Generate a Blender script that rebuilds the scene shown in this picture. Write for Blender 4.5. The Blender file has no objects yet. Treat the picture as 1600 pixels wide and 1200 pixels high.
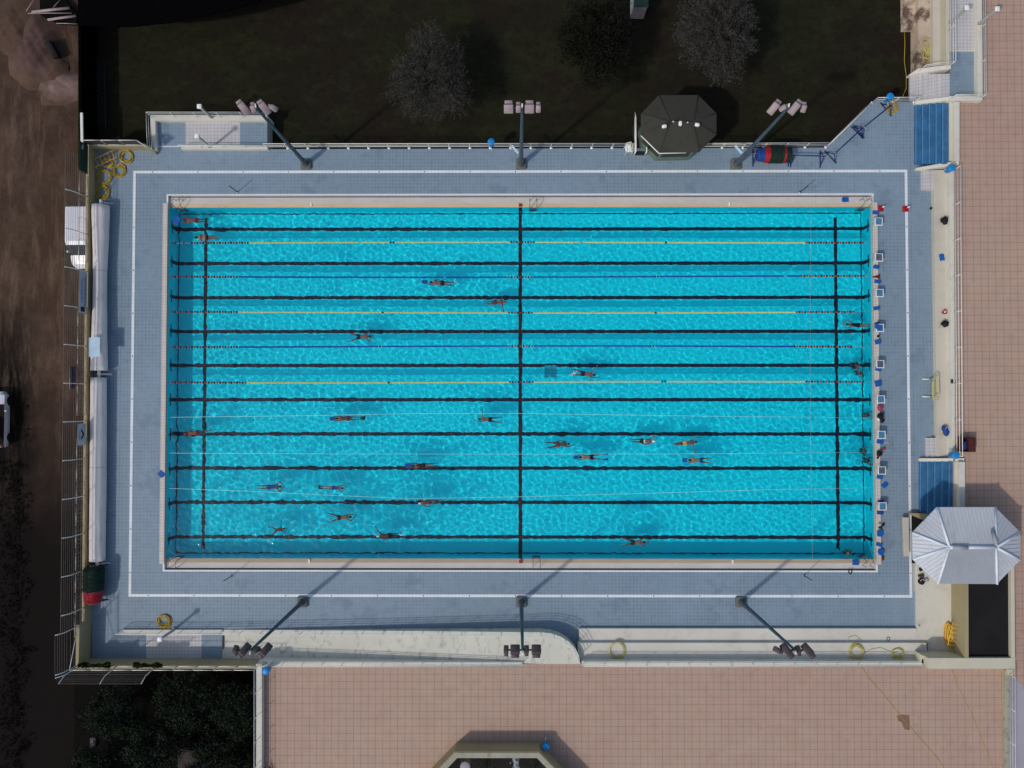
import bpy, bmesh, math, random
import numpy as np
from math import radians as R, sin, cos, pi, tan, atan2, sqrt
from mathutils import Vector, Matrix, Quaternion
from mathutils.geometry import tessellate_polygon
random.seed(7)
S = bpy.context.scene
COL = S.collection

# ------------------------------------------------------------------ camera
H = 55.0; F = 1217.0; NX, NY = 806.0, 628.0
cam = bpy.data.cameras.new('camera'); camo = bpy.data.objects.new('camera', cam); COL.objects.link(camo)
camo.location = (0, 0, H)
camo.rotation_euler = (math.atan((NY-600)/F), math.atan((NX-800)/F), 0)
cam.sensor_width = 36; cam.lens = 36*F/1600; cam.clip_end = 3000
S.camera = camo
RM = camo.rotation_euler.to_matrix()
def P(px, py, z=0.0):
    d = RM @ Vector(((px-800)/F, -(py-600)/F, -1))
    t = (z-H)/d.z
    return Vector((d.x*t, d.y*t, z))
def XY(px, py, z=0.0):
    v = P(px, py, z); return (v.x, v.y)

# ------------------------------------------------------------------ light
SUN_EL = R(48); SUN_DIR = Vector((0.77*cos(SUN_EL), 0.638*cos(SUN_EL), -sin(SUN_EL)))
w = bpy.data.worlds.new("World"); S.world = w; w.use_nodes = True
nt = w.node_tree; bg = nt.nodes['Background']; sk = nt.nodes.new('ShaderNodeTexSky')
sk.sky_type = 'NISHITA'; sk.sun_disc = False; sk.sun_elevation = SUN_EL
sk.sun_rotation = atan2(-SUN_DIR.x, -SUN_DIR.y) % (2*pi)
sk.air_density = 1.0; sk.dust_density = 2.0
nt.links.new(sk.outputs[0], bg.inputs[0]); bg.inputs[1].default_value = 0.15
sl = bpy.data.lights.new('sun', 'SUN'); sl.energy = 2.0; sl.angle = R(2.2); sl.color = (1.0, 0.95, 0.88)
so = bpy.data.objects.new('sun', sl); COL.objects.link(so); so.rotation_euler = SUN_DIR.to_track_quat('-Z', 'Y').to_euler()
so.location = (-40, -30, 60)
sl.cycles.is_caustics_light = True
S.view_settings.view_transform = 'Standard'; S.view_settings.look = 'None'; S.view_settings.gamma = 1
S.view_settings.exposure = -0.42
S.cycles.max_bounces = 8; S.cycles.sample_clamp_indirect = 25

# ------------------------------------------------------------------ materials
K = (0.72, 0.72, 0.765)
def lin(c):
    c /= 255.0
    return c/12.92 if c <= 0.04045 else ((c+0.055)/1.055)**2.4
def B(r, g, b, k=1.0):
    return tuple(min(0.92, k*lin(v)/q) for v, q in zip((r, g, b), K))
MATS = {}
class NT:
    def __init__(s, name):
        s.m = bpy.data.materials.new(name); s.m.use_nodes = True; s.t = s.m.node_tree
        s.b = s.t.nodes['Principled BSDF']
    def n(s, typ, **kw):
        x = s.t.nodes.new(typ)
        for k, v in kw.items(): setattr(x, k, v)
        return x
    def l(s, a, b): s.t.links.new(a, b)
    def pos(s): return s.n('ShaderNodeNewGeometry').outputs['Position']
    def noise(s, scale, detail=4, rough=.6, vec=None, stretch=None):
        x = s.n('ShaderNodeTexNoise'); x.inputs['Scale'].default_value = scale
        x.inputs['Detail'].default_value = detail; x.inputs['Roughness'].default_value = rough
        v = vec or s.pos()
        if stretch:
            mp = s.n('ShaderNodeMapping'); mp.inputs['Scale'].default_value = stretch; s.l(v, mp.inputs[0]); v = mp.outputs[0]
        s.l(v, x.inputs['Vector']); return x.outputs['Fac']
    def ramp(s, fac, stops):
        x = s.n('ShaderNodeValToRGB'); e = x.color_ramp.elements
        while len(e) < len(stops): e.new(.5)
        for i, (p, c) in enumerate(stops):
            e[i].position = p; e[i].color = (*c, 1) if not isinstance(c, (int, float)) else (c, c, c, 1)
        s.l(fac, x.inputs[0]); return x.outputs[0]
    def mix(s, f, a, b, mode='MIX'):
        x = s.n('ShaderNodeMix', data_type='RGBA', blend_type=mode)
        for v, i in ((f, 0), (a, 6), (b, 7)):
            if hasattr(v, 'links') or hasattr(v, 'is_linked'): s.l(v, x.inputs[i])
            elif isinstance(v, (int, float)): x.inputs[i].default_value = v
            else: x.inputs[i].default_value = (*v, 1)
        return x.outputs[2]
    def math(s, op, a, b=None):
        x = s.n('ShaderNodeMath', operation=op)
        for i, v in enumerate((a, b)):
            if v is None: continue
            if isinstance(v, (int, float)): x.inputs[i].default_value = v
            else: s.l(v, x.inputs[i])
        return x.outputs[0]
    def grid(s, size, width, soft=0.0):
        """1 on the joints of a square grid of SIZE metres"""
        sp = s.n('ShaderNodeSeparateXYZ'); s.l(s.pos(), sp.inputs[0]); r = []
        for ax in (0, 1):
            f = s.math('FRACT', s.math('DIVIDE', s.math('ADD', sp.outputs[ax], 500.0), size))
            d = s.math('ABSOLUTE', s.math('SUBTRACT', f, 0.5))
            r.append(s.math('GREATER_THAN', d, 0.5-width/size/2))
        return s.math('MAXIMUM', r[0], r[1])
    def bump(s, h, strength=.3, dist=.01):
        x = s.n('ShaderNodeBump'); x.inputs['Strength'].default_value = strength; x.inputs['Distance'].default_value = dist
        s.l(h, x.inputs['Height']); s.l(x.outputs[0], s.b.inputs['Normal'])
    def done(s, col=None, rough=.6, spec=None, metal=0):
        if col is not None:
            if hasattr(col, 'is_linked'): s.l(col, s.b.inputs['Base Color'])
            else: s.b.inputs['Base Color'].default_value = (*col, 1)
        s.b.inputs['Roughness'].default_value = rough; s.b.inputs['Metallic'].default_value = metal
        if spec is not None: s.b.inputs['Specular IOR Level'].default_value = spec
        return s.m
def simple(name, col, rough=.6, var=.25, scale=3.0, metal=0, spec=.35, bump=0.0):
    """paint, cloth, metal ...: one colour broken up by soft wear"""
    if name in MATS: return MATS[name]
    t = NT(name); a = t.noise(scale, 5, .65)
    c = t.mix(t.ramp(a, [(.3, 0.0), (.75, 1.0)]), tuple(v*(1-var) for v in col), tuple(min(.95, v*(1+var*.6)) for v in col))
    if bump: t.bump(t.noise(scale*8, 3), bump)
    MATS[name] = t.done(c, rough, spec, metal); return MATS[name]

def deck_tile():
    t = NT('blue_deck_tile')
    big = t.noise(.09, 4, .6); med = t.noise(.7, 5, .65); fine = t.noise(9, 4, .7)
    c = t.mix(t.ramp(big, [(.35, 0), (.65, 1)]), B(109, 126, 140), B(117, 133, 150))
    c = t.mix(t.math('MULTIPLY', t.ramp(med, [(.35, 0), (.75, 1)]), .35), c, B(98, 112, 126))
    c = t.mix(t.math('MULTIPLY', fine, .3), c, B(120, 138, 158))
    # single tiles differ a little
    br = t.n('ShaderNodeTexVoronoi', feature='F1', distance='CHEBYCHEV'); br.inputs['Scale'].default_value = 4.0; br.inputs['Randomness'].default_value = 0.0
    t.l(t.pos(), br.inputs['Vector'])
    hs = t.n('ShaderNodeHueSaturation'); t.l(c, hs.inputs['Color'])
    sp = t.n('ShaderNodeSeparateColor'); t.l(br.outputs['Color'], sp.inputs[0])
    t.l(t.math('ADD', t.math('MULTIPLY', sp.outputs[0], .07), .965), hs.inputs['Value'])
    c = hs.outputs[0]
    patch = t.math('MAXIMUM', t.ramp(t.noise(.16, 3, .5), [(.42, .3), (.6, 1)]), 0.0)
    dirt = t.math('MULTIPLY', patch, t.ramp(t.noise(1.8, 4, .7), [(.3, .2), (.7, 1)]))
    g = t.math('MULTIPLY', t.grid(.25, .026), t.math('MULTIPLY', dirt, .72))
    c = t.mix(g, c, B(52, 62, 74))
    wet = t.math('MULTIPLY', t.ramp(t.noise(.45, 6, .72), [(.56, 0), (.64, 1)]), .38)         # damp footfall patches and splashes
    c = t.mix(wet, c, B(86, 100, 120))
    c = t.mix(t.math('MULTIPLY', t.ramp(t.noise(5.5, 6, .8), [(.66, 0), (.72, 1)]), .5), c, B(74, 84, 96))
    c = t.mix(t.math('MULTIPLY', t.grid(4.0, .03), .25), c, B(60, 70, 82))
    return t.done(c, .55, .3)
def terrace_tile():
    t = NT('pink_terrace_tile')
    big = t.noise(.07, 4, .6); med = t.noise(.8, 6, .7); fine = t.noise(14, 3, .7)
    c = t.mix(t.ramp(big, [(.35, 0), (.65, 1)]), B(158, 133, 119), B(155, 125, 115))
    c = t.mix(t.math('MULTIPLY', t.ramp(med, [(.4, 0), (.8, 1)]), .5), c, B(140, 120, 108))
    c = t.mix(t.math('MULTIPLY', fine, .35), c, B(170, 150, 136))
    vo = t.n('ShaderNodeTexVoronoi', feature='F1', distance='CHEBYCHEV'); vo.inputs['Scale'].default_value = 1/.505; vo.inputs['Randomness'].default_value = 0.0
    mp = t.n('ShaderNodeMapping'); mp.inputs['Location'].default_value = (-500.0 % .505 * -1, -500.0 % .505 * -1, 0); t.l(t.pos(), mp.inputs[0]); t.l(mp.outputs[0], vo.inputs['Vector'])
    hs = t.n('ShaderNodeHueSaturation'); t.l(c, hs.inputs['Color']); sp = t.n('ShaderNodeSeparateColor'); t.l(vo.outputs['Color'], sp.inputs[0])
    t.l(t.math('ADD', t.math('MULTIPLY', sp.outputs[0], .05), .975), hs.inputs['Value']); t.l(t.math('ADD', t.math('MULTIPLY', sp.outputs[1], .10), .95), hs.inputs['Saturation']); c = hs.outputs[0]
    st = t.ramp(t.noise(.5, 8, .75), [(.56, 0), (.70, 1)]); c = t.mix(t.math('MULTIPLY', st, .4), c, B(132, 112, 100))
    st = t.ramp(t.noise(3.2, 6, .8), [(.68, 0), (.74, 1)]); c = t.mix(t.math('MULTIPLY', st, .35), c, B(96, 80, 70))
    g = t.grid(.505, .03)
    c = t.mix(t.math('MULTIPLY', g, t.math('ADD', t.math('MULTIPLY', t.noise(.9, 3), .5), .34)), c, B(104, 78, 68))
    return t.done(c, .7, .25)
def white_tile(name, col, gcol, size=.25, gw=.02, amt=.5):
    t = NT(name); c = t.mix(t.ramp(t.noise(.8, 5, .7), [(.3, 0), (.75, 1)]), col, tuple(v*.82 for v in col))
    c = t.mix(t.math('MULTIPLY', t.grid(size, gw), amt), c, gcol)
    return t.done(c, .5, .35)
def concrete(name, col, stain, amt=.6, scale=.6, stretch=None, rough=.8):
    t = NT(name); c = t.mix(t.ramp(t.noise(scale*.5, 5, .6), [(.35, 0), (.7, 1)]), col, tuple(v*.87 for v in col))
    s = t.ramp(t.noise(scale*1.6, 8, .75, stretch=stretch), [(.52, 0), (.74, 1)])
    c = t.mix(t.math('MULTIPLY', s, amt), c, stain)
    c = t.mix(t.math('MULTIPLY', t.noise(18, 4, .8), .22), c, tuple(v*.7 for v in col))
    t.bump(t.noise(30, 4), .15)
    return t.done(c, rough, .2)
def ground_mat(name, a, b, c3, sc=.25, bumpy=.8):
    t = NT(name)
    c = t.mix(t.ramp(t.noise(sc*.35, 6, .65), [(.38, 0), (.62, 1)]), a, b)
    c = t.mix(t.ramp(t.noise(sc*1.7, 8, .72), [(.45, 0), (.75, 1)]), c, c3)
    n = t.noise(sc*24, 6, .8)
    c = t.mix(t.math('MULTIPLY', n, .5), c, tuple(v*.4 for v in a))
    t.bump(n, bumpy, .06)
    return t.done(c, .95, .1)

M = {}
M['deck'] = deck_tile(); M['terrace'] = terrace_tile()
M['linetile'] = white_tile('white_line_tile', B(206, 210, 216), B(150, 150, 158), .25, .02, .5)
M['wtile'] = white_tile('white_tile', B(178, 176, 180), B(120, 110, 115), .25, .03, .55)
M['coptile'] = white_tile('coping_tile', B(186, 180, 176), B(128, 112, 108), .22, .03, .5)
M['bluestep'] = simple('blue_step_paint', B(50, 96, 136), .55, .3, 1.6, bump=.2)
M['bluestep2'] = simple('blue_nosing_paint', B(84, 132, 172), .55, .3, 2)
M['white'] = concrete('white_painted_concrete', B(192, 188, 180), B(120, 112, 100), .35, .5)
M['bench'] = concrete('pale_bench_concrete', B(178, 172, 163), B(130, 122, 110), .35, .4)
M['ramp'] = concrete('stained_ramp_concrete', B(192, 190, 180), B(96, 92, 82), .85, .8, (1.6, .8, 1))
M['beige'] = concrete('beige_render', B(148, 136, 108), B(118, 104, 80), .35, .5)
M['beigel'] = concrete('pale_beige_render', B(182, 176, 160), B(140, 128, 104), .3, .5)
M['kerb'] = concrete('grey_kerb_concrete', B(160, 158, 155), B(96, 92, 86), .5, .8)
M['plinth'] = concrete('plinth_concrete', B(92, 96, 90), B(66, 66, 60), .5, 2)
M['sill'] = concrete('mossy_wall_top', B(150, 146, 132), B(60, 58, 46), .9, 1.2)
M['wtube'] = simple('white_tube_paint', B(206, 204, 200), .4, .12)
M['gtube'] = simple('galvanised_steel', B(150, 146, 142), .45, .2, metal=.3)
M['wire'] = simple('weathered_wire', B(104, 96, 90), .6, .25)
M['pole'] = simple('mast_paint', B(60, 68, 80), .4, .3, 1.2)
M['lamp'] = simple('floodlight_housing', B(142, 126, 130), .5, .25, 3)
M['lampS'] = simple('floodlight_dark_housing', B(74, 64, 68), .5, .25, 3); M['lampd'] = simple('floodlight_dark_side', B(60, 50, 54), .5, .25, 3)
M['lampglass'] = simple('floodlight_glass', (.25, .26, .28), .08, .05)
M['dark'] = simple('dark_metal', (.02, .02, .024), .5, .3)
M['rubber'] = simple('black_rubber', (.012, .012, .013), .7, .3)
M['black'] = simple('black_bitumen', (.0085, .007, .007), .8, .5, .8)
M['blackwall'] = simple('black_boundary_render', (.0022, .0016, .0024), 1.0, .4, spec=0.02)
M['blackcloth'] = simple('black_cloth', (.01, .0095, .012), .8, .4, 6)
M['steel'] = simple('stainless_steel', (.35, .34, .33), .25, .1, metal=.8)
M['rim'] = concrete('gutter_white', B(182, 178, 176), B(128, 118, 112), .4, .9, (1, 6, 1))
M['tan'] = concrete('gutter_tan', B(182, 160, 134), B(150, 128, 104), .5, .8, (.4, 8, 1))
M['guttershade'] = simple('gutter_and_shadow', B(70, 62, 64), .7, .5, 6)  # grating and grout, also the painted edge shadows south and east
M['yellow'] = simple('yellow_hose', B(168, 142, 50), .5, .35, 5)
M['yellow2'] = simple('pale_yellow_hose', B(176, 168, 100), .5, .3, 5)
M['orange'] = simple('orange_yellow_paint', B(212, 164, 62), .45, .25, 4)
M['cream'] = simple('cream_paint', B(172, 164, 112), .5, .2)
M['bluefoam'] = simple('blue_foam', (.006, .105, .40), .65, .25, 6)
M['bluefoam2'] = simple('dark_blue_foam', (.012, .06, .26), .65, .25, 6)
M['blueplast'] = simple('sky_blue_plastic', (.01, .26, .62), .4, .2, 5)
M['bluemetal'] = simple('navy_blue_paint', (.012, .03, .15), .45, .2)
M['red'] = simple('red_plastic', (.42, .012, .02), .5, .25, 8)
M['darkred'] = simple('dark_red_plastic', (.16, .008, .014), .5, .25, 8)
M['pink'] = simple('pink_cloth', (.34, .05, .10), .8, .2, 8)
M['green'] = simple('dark_green_net', (.006, .028, .018), .8, .5, 9)
M['greenpaint'] = simple('dark_green_banner', (.012, .05, .035), .7, .3, 2)
M['greenroof'] = simple('green_roof_sheet', (.02, .06, .035), .6, .3, 2)
M['white_gloss'] = simple('white_car_paint', B(196, 196, 206), .25, .06, 1, spec=.6)
M['silver'] = simple('light_grey_car_paint', B(126, 126, 134), .25, .08, 1, spec=.6)
M['glass'] = simple('car_glass', (.01, .01, .014), .08, .1, spec=.6)
M['cover'] = concrete('pool_cover_sheet', B(204, 196, 196), B(140, 134, 144), .5, .9, (1, .35, 1), .55)
M['bluewhite'] = simple('pale_blue_sheet', B(176, 196, 212), .4, .12, 2)
M['whiteplast'] = simple('white_plastic', B(214, 212, 210), .4, .08)
M['blocktop'] = simple('grey_blue_grip', B(70, 116, 150), .7, .35, 5)
M['blocktop2'] = simple('slate_grip', B(78, 88, 106), .7, .35, 5)
M['bitumen_roof'] = concrete('olive_roof_felt', B(56, 55, 50), B(28, 26, 24), .7, .8)
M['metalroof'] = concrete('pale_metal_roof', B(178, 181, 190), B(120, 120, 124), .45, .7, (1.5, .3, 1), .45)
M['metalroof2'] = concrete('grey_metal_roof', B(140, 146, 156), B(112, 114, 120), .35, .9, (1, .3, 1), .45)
M['greenwall'] = simple('green_painted_wall', B(86, 104, 92), .7, .3, 2)
M['brownwood'] = simple('red_brown_wood', (.09, .02, .014), .6, .4, 4)
M['ink'] = simple('blue_ink', (.01, .05, .24), .6, .1)
M['blackink'] = simple('black_ink', (.008, .008, .01), .6, .1)
M['signgrey'] = simple('grey_white_sign', B(150, 156, 170), .5, .12, 3)
M['navy'] = simple('navy_sign', (.012, .008, .04), .5, .3, 3)
def lawn_mat():
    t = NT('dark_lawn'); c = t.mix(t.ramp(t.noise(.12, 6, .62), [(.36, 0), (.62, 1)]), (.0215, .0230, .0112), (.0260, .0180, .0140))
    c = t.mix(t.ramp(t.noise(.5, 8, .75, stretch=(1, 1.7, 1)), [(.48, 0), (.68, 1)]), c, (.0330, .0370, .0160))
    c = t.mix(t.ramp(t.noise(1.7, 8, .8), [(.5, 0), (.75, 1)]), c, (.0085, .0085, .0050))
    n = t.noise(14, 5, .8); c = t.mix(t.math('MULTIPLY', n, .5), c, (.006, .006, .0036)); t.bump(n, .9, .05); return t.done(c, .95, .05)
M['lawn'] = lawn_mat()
def dirt_mat():
    t = NT('brown_dirt'); sc = .22; a, b, c3 = B(70, 55, 45), B(62, 46, 41), B(92, 74, 64)
    c = t.mix(t.ramp(t.noise(sc*.35, 6, .65), [(.38, 0), (.62, 1)]), a, b); c = t.mix(t.ramp(t.noise(sc*1.7, 8, .72), [(.45, 0), (.75, 1)]), c, c3)
    n = t.noise(sc*24, 6, .8); c = t.mix(t.math('MULTIPLY', n, .5), c, tuple(v*.4 for v in a))
    sp = t.n('ShaderNodeSeparateXYZ'); t.l(t.pos(), sp.inputs[0]); y = t.math('ADD', sp.outputs[1], t.math('MULTIPLY', t.noise(.25, 4, .6), 7.0))
    x = t.math('ADD', sp.outputs[0], t.math('MULTIPLY', t.noise(.35, 5, .65), 3.0))
    west = t.math('MULTIPLY', t.ramp(t.math('DIVIDE', t.math('ADD', x, 38.0), 8.0), [(.42, 1), (.62, 0)]), t.ramp(t.math('DIVIDE', t.math('ADD', y, 6.0), 20.0), [(.62, 1), (.9, 0)]))   # leaf litter under the scrub
    c = t.mix(west, c, (.0065, .0055, .0045))
    south_shade = t.ramp(t.math('DIVIDE', t.math('ADD', y, 14.0), 28.0), [(.25, 1), (.75, 0)])      # earth darkened southward: vignette and tree shade put into the colour
    c = t.mix(south_shade, c, (.0105, .0075, .0068)); tr = t.ramp(t.noise(.9, 8, .78, stretch=(1.3, .22, 1)), [(.50, 0), (.70, 1)]); c = t.mix(t.math('MULTIPLY', t.math('MULTIPLY', tr, .5), t.math('SUBTRACT', 1.0, south_shade)), c, B(112, 92, 78))   # wheel-worn streaks
    t.bump(n, .8, .06); return t.done(c, .95, .1)
M['dirt'] = dirt_mat()
M['road'] = ground_mat('worn_dirt_track', B(60, 47, 38), B(46, 34, 31), B(74, 58, 48), .3)
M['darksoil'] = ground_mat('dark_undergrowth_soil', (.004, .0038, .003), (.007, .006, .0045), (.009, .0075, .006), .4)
M['mound'] = ground_mat('mound_earth', B(80, 62, 60), B(58, 45, 44), B(104, 86, 86), .5)
M['paleslab'] = concrete('pale_grey_slab', B(150, 145, 156), B(110, 104, 112), .35, .5)
M['bark'] = simple('bark', (.05, .038, .028), .9, .4, 8, bump=.5)
M['foam_white'] = simple('white_water_foam', (.8, .85, .88), .7, .1, 9)

# ------------------------------------------------------------------ mesh helpers
class MB:
    def __init__(s): s.v = []; s.f = []; s.mi = []; s.sm = []
    def add(s, vs, fs, mi=0, smooth=False):
        o = len(s.v); s.v += [tuple(x) for x in vs]
        for f in fs: s.f.append(tuple(i+o for i in f)); s.mi.append(mi); s.sm.append(smooth)
        return s
    def prism(s, xy, z0, z1, mi=0, ztops=None):
        """polygon footprint XY from z0 (bottom) to z1 (top); ztops: a top height per corner"""
        n = len(xy); a = sum(xy[i][0]*xy[(i+1) % n][1]-xy[(i+1) % n][0]*xy[i][1] for i in range(n))
        zt = ztops or [z1]*n
        if a < 0: xy = xy[::-1]; zt = zt[::-1]
        vs = [(x, y, z0) for x, y in xy]+[(x, y, z) for (x, y), z in zip(xy, zt)]
        fs = [(i, (i+1) % n, n+(i+1) % n, n+i) for i in range(n)]
        if n == 4: fs += [(3, 2, 1, 0), (4, 5, 6, 7)]
        else:
            tr = tessellate_polygon([[Vector((x, y, 0)) for x, y in xy]])
            for t in tr:
                p = [xy[k] for k in t]
                if (p[1][0]-p[0][0])*(p[2][1]-p[0][1])-(p[1][1]-p[0][1])*(p[2][0]-p[0][0]) < 0: t = t[::-1]
                fs.append(tuple(n+k for k in t)); fs.append(tuple(t[::-1]))
        return s.add(vs, fs, mi)
    def pp(s, pxs, z0, z1, mi=0, zref=None, ztops=None):
        """prism whose corners are given as picture points at height zref (default the top)"""
        zr = z1 if zref is None else zref
        return s.prism([XY(a, b, (zr if ztops is None else ztops[i])) for i, (a, b) in enumerate(pxs)], z0, z1, mi, ztops)
    def box(s, c, d, rot=None, mi=0):
        vs = []
        for sx, sy, sz in ((-1, -1, -1), (1, -1, -1), (1, 1, -1), (-1, 1, -1), (-1, -1, 1), (1, -1, 1), (1, 1, 1), (-1, 1, 1)):
            v = Vector((sx*d[0]/2, sy*d[1]/2, sz*d[2]/2))
            if rot is not None: v = rot @ v
            vs.append(v+Vector(c))
        return s.add(vs, [(0, 3, 2, 1), (4, 5, 6, 7), (0, 1, 5, 4), (1, 2, 6, 5), (2, 3, 7, 6), (3, 0, 4, 7)], mi)
    def rbox(s, c, d, r, rot=None, mi=0, seg=3):
        """box with rounded upright edges and softened top"""
        w2, h2 = d[0]/2, d[1]/2; ring = []
        for cx, cy, a0 in ((w2-r, h2-r, 0), (-w2+r, h2-r, 90), (-w2+r, -h2+r, 180), (w2-r, -h2+r, 270)):
            for k in range(seg+1):
                a = R(a0+90*k/seg); ring.append((cx+r*cos(a), cy+r*sin(a)))
        n = len(ring); e = min(r*.5, d[2]*.3); vs = []
        for z, k in ((-d[2]/2, 1), (d[2]/2-e, 1), (d[2]/2, 1-e/max(w2, h2))):
            for x, y in ring:
                v = Vector((x*k, y*k, z)); v = rot @ v if rot is not None else v; vs.append(v+Vector(c))
        fs = [tuple(range(n))[::-1], tuple(range(2*n, 3*n))]
        for L in (0, 1):
            fs += [(L*n+i, L*n+(i+1) % n, (L+1)*n+(i+1) % n, (L+1)*n+i) for i in range(n)]
        return s.add(vs, fs, mi, True)
    def tube(s, pts, r, seg=6, mi=0, closed=False, radii=None):
        pts = [Vector(p) for p in pts]; n = len(pts); o = len(s.v); prev = None
        for i, p in enumerate(pts):
            a = pts[(i-1) % n] if closed else pts[max(0, i-1)]; b = pts[(i+1) % n] if closed else pts[min(n-1, i+1)]
            t = (b-a); t = t.normalized() if t.length > 1e-9 else Vector((0, 0, 1))
            ref = prev if prev is not None else (Vector((0, 0, 1)) if abs(t.z) < .9 else Vector((1, 0, 0)))
            u = (ref-t*ref.dot(t))
            if u.length < 1e-6: u = t.orthogonal()
            u.normalize(); v = t.cross(u); prev = u
            rr = radii[i] if radii else r
            for k in range(seg):
                q = 2*pi*k/seg; s.v.append(tuple(p+(u*cos(q)+v*sin(q))*rr))
        m = n if closed else n-1
        for i in range(m):
            j = (i+1) % n
            for k in range(seg):
                l = (k+1) % seg
                s.f.append((o+i*seg+k, o+i*seg+l, o+j*seg+l, o+j*seg+k)); s.mi.append(mi); s.sm.append(seg > 4)
        if not closed:
            s.f.append(tuple(o+k for k in range(seg))[::-1]); s.mi.append(mi); s.sm.append(False)
            s.f.append(tuple(o+(n-1)*seg+k for k in range(seg))); s.mi.append(mi); s.sm.append(False)
        return s
    def lathe(s, base, prof, seg=16, mi=0, axis=None):
        """PROF: (radius, height) pairs around AXIS (a quaternion turning +Z) from BASE"""
        vs = []; q = axis
        for r, z in prof:
            for k in range(seg):
                a = 2*pi*k/seg; v = Vector((r*cos(a), r*sin(a), z)); v = q @ v if q is not None else v
                vs.append(v+Vector(base))
        fs = []
        for i in range(len(prof)-1):
            for k in range(seg):
                l = (k+1) % seg; fs.append((i*seg+k, i*seg+l, (i+1)*seg+l, (i+1)*seg+k))
        fs.append(tuple(range(seg))[::-1]); fs.append(tuple((len(prof)-1)*seg+k for k in range(seg)))
        return s.add(vs, fs, mi, True)
    def ball(s, c, r, seg=10, mi=0):
        r = (r, r, r) if isinstance(r, (int, float)) else r
        vs = [(c[0], c[1], c[2]-r[2])]; rings = seg//2
        for i in range(1, rings):
            t = pi*i/rings
            for k in range(seg):
                a = 2*pi*k/seg; vs.append((c[0]+r[0]*sin(t)*cos(a), c[1]+r[1]*sin(t)*sin(a), c[2]-r[2]*cos(t)))
        vs.append((c[0], c[1], c[2]+r[2])); fs = []
        for k in range(seg): fs.append((0, 1+(k+1) % seg, 1+k))
        for i in range(rings-2):
            for k in range(seg):
                l = (k+1) % seg; fs.append((1+i*seg+k, 1+i*seg+l, 1+(i+1)*seg+l, 1+(i+1)*seg+k))
        e = len(vs)-1
        for k in range(seg): fs.append((1+(rings-2)*seg+k, 1+(rings-2)*seg+(k+1) % seg, e))
        return s.add(vs, fs, mi, True)
    def coil(s, c, r, n, tr, mi=0, jit=.06, ph=0, squash=1.0, zz=None):
        """a loosely coiled hose: N turns of radius R lying flat"""
        pts = []; rnd = random.Random(int(c[0]*100+c[1]*37))
        rr = r; ox = oy = 0
        for k in range(n*20):
            a = 2*pi*k/20+ph
            if k % 20 == 0: rr = r*(1+rnd.uniform(-.16, .1)); ox, oy = rnd.uniform(-jit, jit), rnd.uniform(-jit, jit)
            pts.append((c[0]+ox+rr*cos(a), c[1]+oy+rr*sin(a)*squash, c[2]+tr+(k/20)*(zz or tr*.5)+rnd.uniform(0, .01)))
        # smooth
        q = [Vector(p) for p in pts]
        for _ in range(2): q = [q[0]]+[(q[i-1]+q[i]*2+q[i+1])/4 for i in range(1, len(q)-1)]+[q[-1]]
        return s.tube(q, tr, 6, mi)
    def build(s, name, mats, parent=None, label=None, cat=None, group=None, kind=None, origin=None, offset=None, bevel=0.0):
        if not isinstance(mats, (list, tuple)): mats = [mats]
        mats = [M[m] if isinstance(m, str) else m for m in mats]
        a = np.array(s.v, dtype=float)
        if parent is not None: off = Vector(parent['base'])
        elif offset is not None: off = Vector(offset)
        elif kind == 'structure' or kind == 'stuff': off = Vector((0, 0, 0))
        else: off = Vector(((a[:, 0].min()+a[:, 0].max())/2, (a[:, 1].min()+a[:, 1].max())/2, a[:, 2].min()))
        me = bpy.data.meshes.new(name)
        me.from_pydata((a-np.array(off)).tolist(), [], s.f)
        for m in mats: me.materials.append(m)
        me.polygons.foreach_set('material_index', s.mi); me.polygons.foreach_set('use_smooth', s.sm)
        me.update()
        o = bpy.data.objects.new(name, me); COL.objects.link(o)
        if parent is not None: o.parent = parent
        else: o.location = off
        o['base'] = tuple(off)
        if label: tag(o, label, cat, group, kind)
        elif kind: o['kind'] = kind
        if bevel:
            b = o.modifiers.new('edge', 'BEVEL'); b.width = bevel; b.segments = 2; b.limit_method = 'ANGLE'
        return o
def tag(o, label=None, cat=None, group=None, kind=None):
    if label: o['label'] = label
    if cat: o['category'] = cat
    if group: o['group'] = group
    if kind: o['kind'] = kind
    return o
def thing(name, loc, label, cat, group=None, rz=0):
    o = bpy.data.objects.new(name, None); COL.objects.link(o); o.location = loc; o.rotation_euler = (0, 0, rz)
    o.empty_display_size = .3; o['base'] = tuple(loc) if rz == 0 else (0.0, 0.0, 0.0)
    return tag(o, label, cat, group)
def copy_tree(o, parent=None, label=None):
    c = o.copy(); COL.objects.link(c)
    if parent is not None: c.parent = parent
    if label: c['label'] = label
    for ch in [x for x in KIDS.get(o.name, [])]: copy_tree(ch, c)
    return c
KIDS = {}
def index_kids():
    KIDS.clear()
    for x in S.objects:
        if x.parent: KIDS.setdefault(x.parent.name, []).append(x)
def rect(px0, py0, px1, py1, z):
    a, b, c, d = P(px0, py0, z), P(px1, py0, z), P(px1, py1, z), P(px0, py1, z)
    return (a.x+d.x)/2, (b.x+c.x)/2, (c.y+d.y)/2, (a.y+b.y)/2     # x0, x1, y0, y1
def quad(x0, x1, y0, y1): return [(x0, y0), (x1, y0), (x1, y1), (x0, y1)]
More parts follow.
